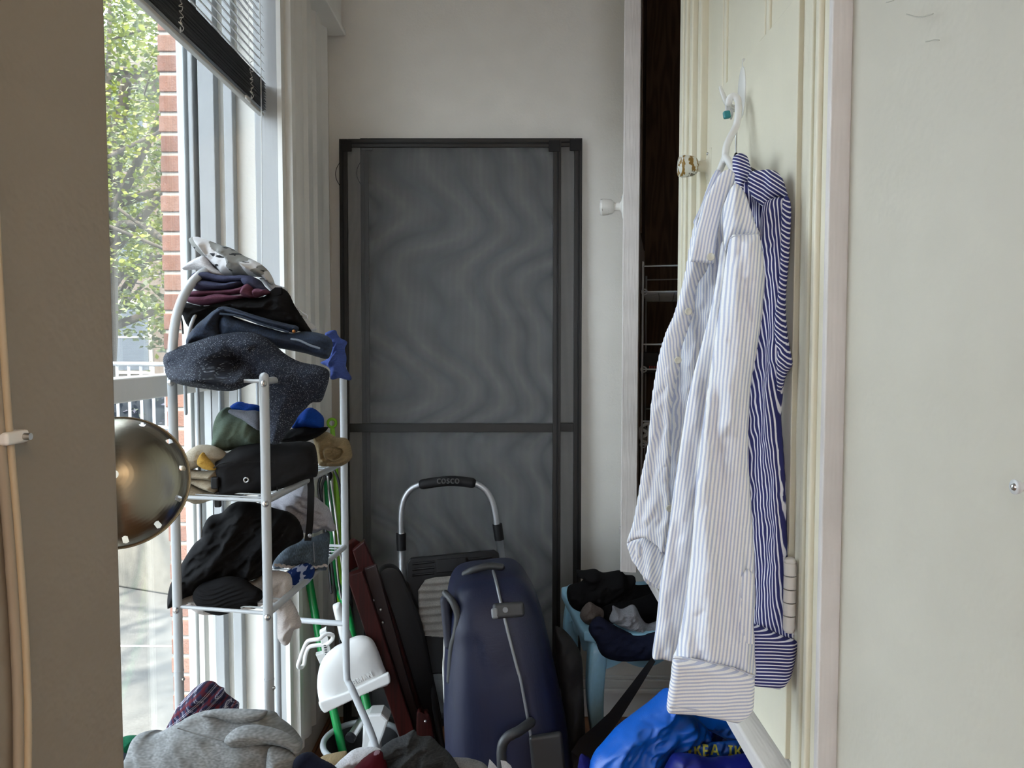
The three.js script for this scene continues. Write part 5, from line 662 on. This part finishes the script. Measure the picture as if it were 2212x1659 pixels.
garment('black_leggings', c6([[235, 330], [250, 275], [330, 250], [350, 215], [310, 200], [300, 165], [350, 170], [430, 160], [490, 185], [600, 170], [640, 200], [700, 210], [710, 270], [850, 270], [900, 330], [890, 430], [700, 400], [540, 420], [500, 430], [440, 410], [330, 430], [260, 400]]), { at: [1320, 1280, 2.02], T: 0.06, Tb: 0.05, R: 0.04, h: 0.005, fold: folds([[0.016, 0.06, 0.3, 3, 404, 0.9], [0.006, 0.025, 0.8, 3, 408, 0.8]]) }, C.black2, 'black jersey clothes heaped at the back of the blue table', 'clothes', GT);
garment('black_jumper', c6([[470, 440], [540, 400], [700, 370], [880, 330], [900, 520], [880, 650], [650, 665], [520, 610], [465, 520]]), { at: [1370, 1330, 1.93], T: 0.05, Tb: 0.05, R: 0.05, h: 0.005, fold: folds([[0.012, 0.06, 0.2, 3, 414, 0.9]]) }, C.black, 'black jumper under the pale grey tee on the blue table', 'jumper', GT);
garment('brown_sock', c6([[325, 480], [340, 430], [390, 385], [440, 410], [485, 440], [480, 490], [420, 530], [360, 520]]), { at: [1277, 1325, 1.89], T: 0.03, Tb: 0.03, R: 0.025, h: 0.0035, fold: soft(0.008, 0.025, 1.0, 424) }, cloth(lin(0.13, 0.105, 0.095)), 'rolled brown sock at the corner of the blue table', 'sock', GT);
garment('grey_tee', c6([[525, 500], [545, 440], [550, 405], [610, 430], [680, 400], [710, 420], [745, 490], [790, 530], [860, 515], [850, 590], [780, 612], [720, 600], [640, 560], [570, 530]]), { at: [1368, 1340, 1.86], T: 0.03, Tb: 0.02, R: 0.025, h: 0.0035, fold: folds([[0.011, 0.028, 0.5, 2.5, 434, 0.9], [0.005, 0.013, 0.9, 2, 438, 0.8]]) }, cloth(lin(0.30, 0.30, 0.33)), 'crumpled pale grey tee on the blue table', 'tee', GT);
garment('navy_joggers', c6([[385, 575], [405, 510], [460, 480], [530, 520], [610, 565], [720, 605], [900, 590], [900, 745], [700, 775], [560, 772], [470, 735], [430, 650]]), { at: [1355, 1385, 1.815], T: 0.03, Tb: 0.02, R: 0.03, h: 0.0045, fold: soft(0.005, 0.05, 0.2, 444) }, C.navy, 'navy joggers hanging over the blue table edge', 'trousers', GT);
{
  const g = group('black_backpack', 'black backpack slumped behind the suitcase with a long strap', 'bag');
  mesh('bag_body', pillow(c5([[1400, 910], [1430, 895], [1480, 930], [1530, 1000], [1552, 1060], [1560, 1200], [1568, 1400], [1580, 1659], [1590, 2050], [1470, 2050], [1455, 1400], [1415, 1100]]), { at: [1235, 1500, 1.74], T: 0.03, Tb: 0.03, R: 0.03, h: 0.006, fold: soft(0.006, 0.08, 1.2, 454) }), std(lin(0.008, 0.008, 0.009), 0.75), g);
  const L = c6([[825, 775], [700, 960], [560, 1160], [470, 1260], [380, 1350], [330, 1450]]).map(([x, y], i) => { const d = 1.74 - i * 0.01, w = 5 + i * 3.2; return [P(x - w, y - w * 0.7, d), P(x + w, y + w * 0.7, d), P(x + w, y + w * 0.7, d + 0.004), P(x - w, y - w * 0.7, d + 0.004)]; }); const s = mesh('strap', loft(L).toNonIndexed(), M.blackCord, g); s.geometry.computeVertexNormals();
  rebase(g);
}
// blue tarpaulin carrier bag
{
  const g = group('blue_carrier_bag', 'large glossy blue tarpaulin carrier bag below the shirts', 'bag');
  const tarp = (c) => phy(c, 0.34, { clearcoat: 0.25, clearcoatRoughness: 0.3, bumpMap: rep(T.weave, 40), bumpScale: 0.0006 }), m = tarp(lin(0.004, 0.12, 0.6)), crease = folds([[0.015, 0.09, 0.9, 2.5, 504, 0.9], [0.007, 0.045, 0.4, 2.2, 508, 0.9]]);
  mesh('front_side', pillow(c6([[380, 1560], [420, 1420], [500, 1320], [580, 1230], [680, 1150], [800, 1060], [920, 965], [955, 1060], [990, 1125], [1080, 1150], [1150, 1200], [1195, 1270], [1190, 1340], [1080, 1370], [950, 1430], [870, 1530], [860, 1750], [380, 1750]]), { at: [1370, 1590, 1.52], yaw: 0.25, pitch: -0.25, T: 0.05, Tb: 0.03, R: 0.05, h: 0.0045, fold: crease }), m, g);
  mesh('back_side', pillow(c6([[960, 1130], [1060, 1140], [1200, 1165], [1380, 1190], [1440, 1280], [1460, 1380], [1300, 1300], [1180, 1240], [1060, 1190]]), { at: [1545, 1560, 1.6], T: 0.02, Tb: 0.01, R: 0.02, h: 0.004, fold: crease }), m, g);
  mesh('shaded_inner_side', pillow(c6([[1000, 1150], [1200, 1200], [1400, 1260], [1480, 1420], [1480, 1560], [1000, 1560]]), { at: [1540, 1600, 1.66], T: 0.01, Tb: 0.01, R: 0.02, h: 0.006, fold: crease }), tarp(lin(0.004, 0.03, 0.2)), g);  // darker blue paints in the shade inside the bag
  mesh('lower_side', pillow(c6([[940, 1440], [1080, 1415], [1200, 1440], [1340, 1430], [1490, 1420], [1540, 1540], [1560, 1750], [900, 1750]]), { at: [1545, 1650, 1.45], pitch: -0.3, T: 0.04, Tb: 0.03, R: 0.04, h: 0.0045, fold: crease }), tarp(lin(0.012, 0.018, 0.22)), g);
  const cv = document.createElement('canvas'); cv.width = 1024; cv.height = 256; const c = cv.getContext('2d'); c.fillStyle = '#0b4794'; c.fillRect(0, 0, 1024, 256); c.fillStyle = '#c9c04a'; c.font = 'bold 190px sans-serif'; c.fillText('IKEA', 60, 200); c.fillText('IKEA', 600, 200); const tx = new THREE.CanvasTexture(cv); tx.colorSpace = THREE.SRGBColorSpace; tx.wrapS = tx.wrapT = THREE.RepeatWrapping;
  const hp = pillow(c6([[1030, 1425], [1110, 1365], [1250, 1335], [1440, 1325], [1460, 1415], [1330, 1432], [1180, 1445], [1060, 1440]]), { at: [1540, 1617, 1.5], pitch: -0.1, T: 0.004, Tb: 0.004, R: 0.006, h: 0.0035, flat: 0.5, fold: folds([[0.005, 0.03, 1.4, 2, 514, 0.8]]) }); { const u = hp.attributes.uv; for (let i = 0; i < u.count; i++) u.setXY(i, u.getX(i) * 6.2 + 0.4, u.getY(i) * 25 + 0.5); } mesh('printed_handle', hp, phy(lin(1, 1, 1), 0.4, { map: tx }), g); rebase(g);
}
one('purple_cloth', pillow(c6([[320, 1455], [380, 1450], [410, 1500], [420, 1700], [310, 1700]]), { at: [1265, 1655, 1.5], T: 0.02, Tb: 0.03, R: 0.02, h: 0.004, fold: soft(0.004, 0.03, 0.5, 524) }), cloth(lin(0.012, 0.012, 0.12)), 'scrap of violet cloth beside the blue carrier bag', 'cloth');

// ================================================================ ON THE CUPBOARD DOOR
// adhesive hook
const HK = V(DOORX - 0.0075, P(1601, 200, 1.255).y, -1.255);
{
  const g = group('door_hook', 'oval white adhesive hook on the cream cupboard door', 'hook'), m = phy(lin(0.74, 0.74, 0.70), 0.25);
  const s = new THREE.SphereGeometry(1, 28, 18); s.scale(0.004, 0.042, 0.02); s.translate(HK.x, HK.y, HK.z); mesh('base_plate', s, m, g);
  mesh('hook_arm', tube([[HK.x, HK.y - 0.022, HK.z], [HK.x - 0.012, HK.y - 0.026, HK.z], [HK.x - 0.024, HK.y - 0.018, HK.z], [HK.x - 0.032, HK.y - 0.002, HK.z], [HK.x - 0.036, HK.y + 0.008, HK.z]], 0.0048, { rad: 10, seg: 30, rf: (t) => 1.3 - 0.7 * t }), m, g);
  mesh('adhesive_tab', bx(HK.x, HK.x + 0.0035, HK.y + 0.038, HK.y + 0.055, HK.z - 0.002, HK.z + 0.002), m, g); rebase(g);
  const k = group('key_tag', 'tiny teal tipped tag dangling from the door hook', 'tag'); mesh('tag_body', place(new RoundedBoxGeometry(0.008, 0.016, 0.006, 2, 0.002), P(1572, 232, 1.235)), M.whitePlastic, k); mesh('teal_tip', place(new RoundedBoxGeometry(0.0115, 0.0125, 0.009, 3, 0.003), P(1570, 248, 1.235), 0, 0, 0.15), phy(lin(0.02, 0.22, 0.24), 0.35), k); mesh('small_ring', tube([P(1580, 236, 1.238), P(1582, 246, 1.238), P(1579, 256, 1.238)], 0.0018, { rad: 6 }), M.steel, k); rebase(k);
}
// hangers
{
  const g = group('white_hanger', 'thick white plastic hanger carrying the pale striped shirt', 'hanger'), m = phy(lin(0.78, 0.78, 0.76), 0.3), d = 1.2;
  mesh('hook', tube([P(1574, 222, 1.225), P(1577, 212, 1.222), P(1586, 208, 1.22), P(1594, 218, 1.215), P(1595, 245, d), P(1590, 272, d), P(1578, 296, d - 0.005), P(1569, 318, d - 0.01), P(1566, 345, d - 0.015)], 0.0056, { rad: 12, seg: 60 }), m, g);
  mesh('shoulder_bar', tube([P(1567, 338, 1.185), P(1576, 352, 1.17), P(1592, 386, 1.12), P(1618, 470, 1.06), P(1632, 510, 1.03)], 0.0055, { rad: 10 }), m, g); mesh('shoulder_bar', tube([P(1567, 338, 1.185), P(1558, 360, 1.2), P(1535, 420, 1.24), P(1515, 470, 1.28)], 0.0055, { rad: 10 }), m, g); rebase(g);
  const h = group('wire_hanger', 'thin black-necked wire hanger carrying the navy striped shirt', 'hanger'); mesh('wire_hook', tube([P(1584, 214, 1.235), P(1590, 205, 1.235), P(1598, 214, 1.232), P(1598, 240, 1.228), P(1592, 275, 1.22), P(1590, 310, 1.215), P(1590, 335, 1.21)], 0.0016, { rad: 8, seg: 50 }), M.steel, h); mesh('neck_cover', tube([P(1590, 333, 1.21), P(1588, 345, 1.205), P(1583, 368, 1.2)], 0.0045, { rad: 10, rf: (t) => 0.6 + 0.9 * t }), M.blackPlastic, h); mesh('shoulder_bar', tube([P(1588, 345, 1.205), P(1620, 366, 1.15), P(1665, 390, 1.07), P(1688, 402, 1.03)], 0.004, { rad: 8 }), M.blackPlastic, h); rebase(h);
}
const pale = std(lin(1, 1, 1), 0.9, { map: rep(T.paleStripe, 1 / 0.0047, 40), bumpMap: rep(T.weave, 120), bumpScale: 0.0002 }), paleFine = std(lin(1, 1, 1), 0.9, { map: rep(T.paleStripe, 1 / 0.0045, 40), bumpMap: rep(T.weave, 120), bumpScale: 0.0002 });
const navyS = std(lin(1, 1, 1), 0.85, { map: rep(T.navyStripe, 1 / 0.0046, 40), bumpMap: rep(T.weave, 120), bumpScale: 0.0002 });
const pearl = phy(lin(0.72, 0.70, 0.58), 0.25), threadM = std(lin(0.6, 0.62, 0.72), 0.9);
const button = (p, yaw, parent) => { const b = mesh('button', place(lathe([[0.0001, 0.0012], [0.0018, 0.001], [0.0042, 0.0022], [0.0055, 0.0016], [0.0055, 0], [0.0001, 0]], 20), p, 0, Math.PI / 2), pearl, parent); return b; };
{ // navy shirt, nearer the door
  const g = group('navy_striped_shirt', 'navy shirt with white stripes hanging flat on the cupboard door', 'shirt', 'striped shirts on the cupboard door');
  const yaw = -0.85, at = [1660, 900, 1.035], vf = folds([[0.006, 0.04, Math.PI / 2 - 0.05, 9, 604, 0.12], [0.0015, 0.025, Math.PI / 2 - 0.1, 6, 608, 0.2]]);
  mesh('back_panel', pillow([[1592, 370], [1622, 372], [1655, 410], [1668, 470], [1660, 700], [1660, 1100], [1640, 1350], [1560, 1350], [1560, 700], [1585, 430]], { at: [1640, 700, 1.13], yaw: -0.7, T: 0.004, Tb: 0.004, R: 0.01, h: 0.006, fold: vf, flat: 0.5 }), navyS, g);
  mesh('yoke', pillow([[1616, 388], [1625, 372], [1648, 368], [1670, 368], [1688, 382], [1699, 412], [1704, 436], [1690, 428], [1670, 432], [1655, 448], [1640, 440], [1622, 420]], { at: [1660, 405, 1.04], yaw: -0.6, T: 0.016, Tb: 0.02, R: 0.02, h: 0.003, uvAng: 0.95, warp: 0.22, fold: vf }), navyS, g);
  mesh('collar', pillow([[1582, 348], [1590, 336], [1602, 331], [1614, 338], [1620, 356], [1624, 374], [1616, 392], [1612, 425], [1606, 440], [1596, 410], [1586, 385]], { at: [1602, 380, 1.1], yaw: -0.5, T: 0.012, Tb: 0.02, R: 0.015, h: 0.003, uvAng: 1.15, fold: (u, v) => 0.004 * Math.sin(v * 60) }), navyS, g);
  mesh('collar_stand', pillow([[1606, 395], [1622, 400], [1650, 440], [1652, 520], [1640, 600], [1618, 560], [1606, 470]], { at: [1630, 480, 1.085], yaw: -0.7, T: 0.006, Tb: 0.01, R: 0.01, h: 0.004, fold: vf }), navyS, g);
  mesh('sleeve', pillow([[1652, 446], [1670, 430], [1692, 426], [1703, 440], [1705, 480], [1702, 520], [1697, 600], [1691, 670], [1698, 720], [1706, 765], [1708, 785], [1700, 800], [1692, 830], [1686, 900], [1690, 960], [1695, 1040], [1699, 1164], [1704, 1259], [1712, 1310], [1722, 1376], [1690, 1374], [1650, 1362], [1625, 1352], [1612, 1200], [1605, 1000], [1608, 800], [1622, 620], [1640, 520]], { at, yaw, T: 0.016, Tb: 0.014, R: 0.02, h: 0.0035, uvAng: 0.1, warp: 0.26, tension: 0.4, fold: vf }), navyS, g);
  mesh('sleeve_underside', pillow([[1690, 560], [1692, 470], [1698, 424], [1706, 440], [1706, 480], [1702, 560], [1695, 650], [1699, 720], [1708, 770], [1709, 790], [1699, 806], [1690, 830], [1684, 850], [1680, 790], [1676, 700], [1684, 640]], { at: [1692, 660, 1.012], yaw: -1.0, T: 0.009, Tb: 0.01, R: 0.014, h: 0.003, uvAng: 0.75, warp: 0.22, fold: folds([[0.005, 0.025, 0.4, 4, 614, 0.5]]) }), navyS, g);
  mesh('cuff', pillow([[1622, 1350], [1650, 1356], [1690, 1374], [1722, 1386], [1721, 1410], [1716, 1435], [1708, 1465], [1698, 1480], [1686, 1486], [1660, 1483], [1625, 1476], [1618, 1420]], { at: [1672, 1420, 1.0], yaw: -0.5, T: 0.01, Tb: 0.01, R: 0.008, h: 0.003, uvAng: Math.PI / 2 + 0.17, tension: 0.3, fold: folds([[0.002, 0.06, 1.4, 3, 624, 0.1]]) }), navyS, g);
  rebase(g);
}
{ // pale shirt in front
  const g = group('pale_striped_shirt', 'white and pale blue striped button-down shirt hanging open on the cupboard door', 'shirt', 'striped shirts on the cupboard door');
  const vf = (a, s) => folds([[a, 0.04, Math.PI / 2 + 0.1, 10, s, 0.12], [a * 0.3, 0.03, Math.PI / 2 - 0.35, 5, s + 4, 0.35]]);
  mesh('back_panel', pillow([[1510, 500], [1580, 430], [1630, 520], [1625, 800], [1610, 1200], [1590, 1400], [1470, 1300], [1400, 1262], [1385, 1230], [1362, 1185], [1400, 1000], [1440, 760]], { at: [1500, 850, 1.2], yaw: -0.35, T: 0.004, Tb: 0.004, R: 0.01, h: 0.006, flat: 0.6, fold: vf(0.008, 700) }), paleFine, g);
  const rf = folds([[0.009, 0.05, Math.PI / 2 - 0.18, 8, 714, 0.15], [0.003, 0.03, Math.PI / 2 - 0.5, 5, 718, 0.4]]);
  mesh('right_front', pillow([[1512, 470], [1497, 500], [1480, 600], [1458, 680], [1440, 720], [1425, 770], [1410, 850], [1405, 900], [1400, 960], [1385, 1030], [1370, 1120], [1354, 1172], [1366, 1168], [1385, 1162], [1402, 1166], [1420, 1180], [1434, 1195], [1445, 1150], [1450, 1085], [1446, 1040], [1450, 980], [1450, 900], [1456, 850], [1470, 790], [1472, 760], [1478, 735], [1490, 700], [1500, 670], [1502, 640], [1510, 610], [1530, 580], [1535, 520]], { at: [1450, 850, 1.17], yaw: -0.55, T: 0.006, Tb: 0.006, R: 0.01, h: 0.004, uvAng: 0.1, warp: 0.20, flat: 0.35, tension: 0.35, fold: rf }), paleFine, g);
  mesh('tail_hem', pillow([[1354, 1172], [1366, 1166], [1390, 1162], [1410, 1170], [1434, 1190], [1438, 1230], [1432, 1268], [1408, 1258], [1385, 1240], [1365, 1205]], { at: [1400, 1210, 1.215], yaw: -0.45, T: 0.004, Tb: 0.004, R: 0.008, h: 0.004, uvAng: -0.35, flat: 0.5, fold: vf(0.004, 724) }), paleFine, g);
  mesh('left_front', pillow([[1560, 520], [1548, 600], [1530, 690], [1500, 800], [1484, 870], [1470, 960], [1455, 1060], [1446, 1131], [1436, 1197], [1426, 1262], [1417, 1354], [1409, 1420], [1432, 1424], [1462, 1428], [1500, 1400], [1540, 1200], [1570, 900], [1590, 600]], { at: [1490, 1000, 1.06], yaw: -0.2, T: 0.008, Tb: 0.006, R: 0.012, h: 0.004, uvAng: -0.12, warp: 0.18, flat: 0.3, tension: 0.35, fold: vf(0.008, 734) }), pale, g);
  mesh('sleeve', pillow([[1577, 514], [1600, 506], [1637, 506], [1646, 540], [1651, 600], [1646, 680], [1634, 760], [1622, 830], [1617, 900], [1616, 980], [1620, 1050], [1625, 1131], [1629, 1200], [1631, 1290], [1628, 1340], [1630, 1400], [1629, 1462], [1580, 1444], [1520, 1428], [1456, 1424], [1463, 1395], [1482, 1290], [1495, 1180], [1503, 1050], [1512, 960], [1530, 830], [1552, 680], [1564, 590]], { at: [1560, 1000, 0.99], yaw: -0.15, T: 0.026, Tb: 0.02, R: 0.035, h: 0.0035, uvAng: -0.08, warp: 0.20, tension: 0.4, fold: vf(0.011, 744) }), pale, g);
  mesh('shoulder_yoke', pillow([[1586, 398], [1600, 405], [1614, 430], [1628, 475], [1640, 510], [1600, 512], [1576, 524], [1566, 540], [1562, 470], [1570, 425]], { at: [1600, 470, 1.02], yaw: -0.2, T: 0.02, Tb: 0.02, R: 0.025, h: 0.0035, uvAng: -0.2, warp: 0.20, fold: vf(0.006, 754) }), pale, g);
  mesh('shaded_collar_far_leaf', pillow([[1552, 366], [1540, 378], [1526, 410], [1514, 445], [1500, 474], [1498, 482], [1508, 500], [1520, 480], [1540, 430], [1560, 385]], { at: [1525, 430, 1.16], yaw: -0.4, T: 0.004, Tb: 0.004, R: 0.006, h: 0.003, uvAng: -0.4 }), std(lin(0.8, 0.82, 0.9), 0.9, { map: rep(T.paleStripe, 1 / 0.0048, 40) }), g);  // same stripes tinted darker, shade put into the colour of this leaf
  mesh('collar_leaf', pillow([[1552, 381], [1562, 370], [1576, 366], [1588, 376], [1586, 394], [1574, 418], [1562, 445], [1553, 490], [1547, 528], [1541, 569], [1515, 567], [1491, 564], [1496, 530], [1504, 494], [1518, 443], [1535, 408]], { at: [1540, 470, 1.06], yaw: -0.25, T: 0.007, Tb: 0.007, R: 0.007, h: 0.003, uvAng: -0.22, tension: 0.25, fold: folds([[0.004, 0.06, 1.1, 3, 764, 0.15]]) }), pale, g);
  const cf = frame(1535, 1490, 0.965, -0.1); mesh('cuff', pillow([[1455, 1420], [1500, 1424], [1560, 1436], [1600, 1447], [1629, 1458], [1629, 1490], [1626, 1528], [1614, 1546], [1592, 1558], [1560, 1552], [1500, 1541], [1442, 1536], [1443, 1500], [1449, 1462]], { at: [1535, 1490, 0.965], yaw: -0.1, T: 0.012, Tb: 0.014, R: 0.01, h: 0.003, uvAng: Math.PI / 2 + 0.1, tension: 0.25, fold: folds([[0.003, 0.08, 1.4, 3, 774, 0.1]]) }), pale, g);
  mesh('placket', pillow([[1598, 1250], [1604, 1238], [1615, 1228], [1627, 1240], [1628, 1282], [1626, 1340], [1628, 1390], [1610, 1390], [1594, 1385], [1595, 1330]], { at: [1612, 1310, 0.962], yaw: -0.15, T: 0.004, Tb: 0.006, R: 0.005, h: 0.003, uvAng: -0.04, tension: 0.2 }), pale, g);
  button(P(1535, 555, 1.045), 0, g); button(P(1487, 673, 1.125), 0, g); button(P(1464, 778, 1.145), 0, g); button(P(1446, 1098, 1.155), 0, g);
  const st = (l, d, n = 'stitching') => mesh(n, tube(l.map(([x, y]) => P(x, y, d)), 0.0007, { rad: 5 }), threadM, g); st([[1577, 515], [1590, 509], [1612, 506], [1637, 507]], 0.972); st([[1455, 1422], [1510, 1427], [1570, 1440], [1629, 1460]], 0.95); st([[1447, 1528], [1500, 1533], [1555, 1543], [1590, 1549]], 0.953); st([[1572, 1501], [1586, 1504]], 0.951, 'buttonhole'); st([[1608, 1355], [1608, 1372]], 0.956, 'buttonhole');
  rebase(g);
}
// wire rack on the inside of the far door
{
  const g = group('door_wire_rack', 'white wire rack with three baskets hung inside the far cupboard door', 'rack'), m = M.whiteMetal, q = new THREE.Group(); q.position.set(0.392, 0, -2.44); q.rotation.y = -0.2; q.updateMatrix(); const L = 0.566 - 0.05, x0 = 0.05, x1 = 0.165;
  for (const z of [L, 0.12]) mesh('upright', rod([x0, 0.72, z], [x0, 1.47, z], 0.003, 8), m, q);
  for (const [b, t] of [[1.392, 1.458], [1.192, 1.257], [0.995, 1.057]]) { for (const y of [b, t]) { mesh('basket_rim', tube([[x0, y, L], [x1, y, L], [x1, y, 0.12], [x0, y, 0.12]], 0.0022, { curve: false, rad: 8, seg: 60 }), m, q); } for (let k = 1; k < 12; k++) mesh('basket_wire', rod([x0, b, 0.12 + (L - 0.12) * k / 12], [x1, b, 0.12 + (L - 0.12) * k / 12], 0.0012, 6), m, q); for (const x of [0.09, 0.13]) mesh('basket_wire', rod([x, b - 0.002, 0.12], [x, b - 0.002, L], 0.0012, 6), m, q); }
  for (const y of [1.392, 1.192, 0.995]) mesh('wire_hook', place(new THREE.TorusGeometry(0.007, 0.0022, 8, 16), V(x0 + 0.004, y, L)), m, q);
  for (const c of [...q.children]) { c.applyMatrix4(q.matrix); g.add(c); } rebase(g);
  const p = P(1402, 936, 1.965), t = group('tape_roll', 'white spoked spool standing in the lowest rack basket', 'spool'); mesh('outer_ring', place(new THREE.TorusGeometry(0.026, 0.0045, 10, 40), p), M.whitePlastic, t); for (let k = 0; k < 3; k++) mesh('spoke', place(new RoundedBoxGeometry(0.05, 0.009, 0.006, 2, 0.002), p, 0, 0, k * 1.05 + 0.5), M.whitePlastic, t); mesh('hub', place(new THREE.CylinderGeometry(0.009, 0.009, 0.012, 20), p, 0, Math.PI / 2), M.whitePlastic, t); rebase(t);
  const b = group('dark_carton', 'dark carton with red print in the middle rack basket', 'carton'); const c = P(1410, 783, 2.0); mesh('box', place(new RoundedBoxGeometry(0.07, 0.055, 0.1, 2, 0.003), c, -0.2), M.blackPlastic, b); for (let k = 0; k < 7; k++) mesh('red_mark', bx(c.x - 0.02 + k * 0.006, c.x - 0.017 + k * 0.006, c.y - 0.018, c.y - 0.008, c.z + 0.056, c.z + 0.0565), std(lin(0.35, 0.03, 0.02), 0.6), b); rebase(b);
}
renderer.render(scene, camera);
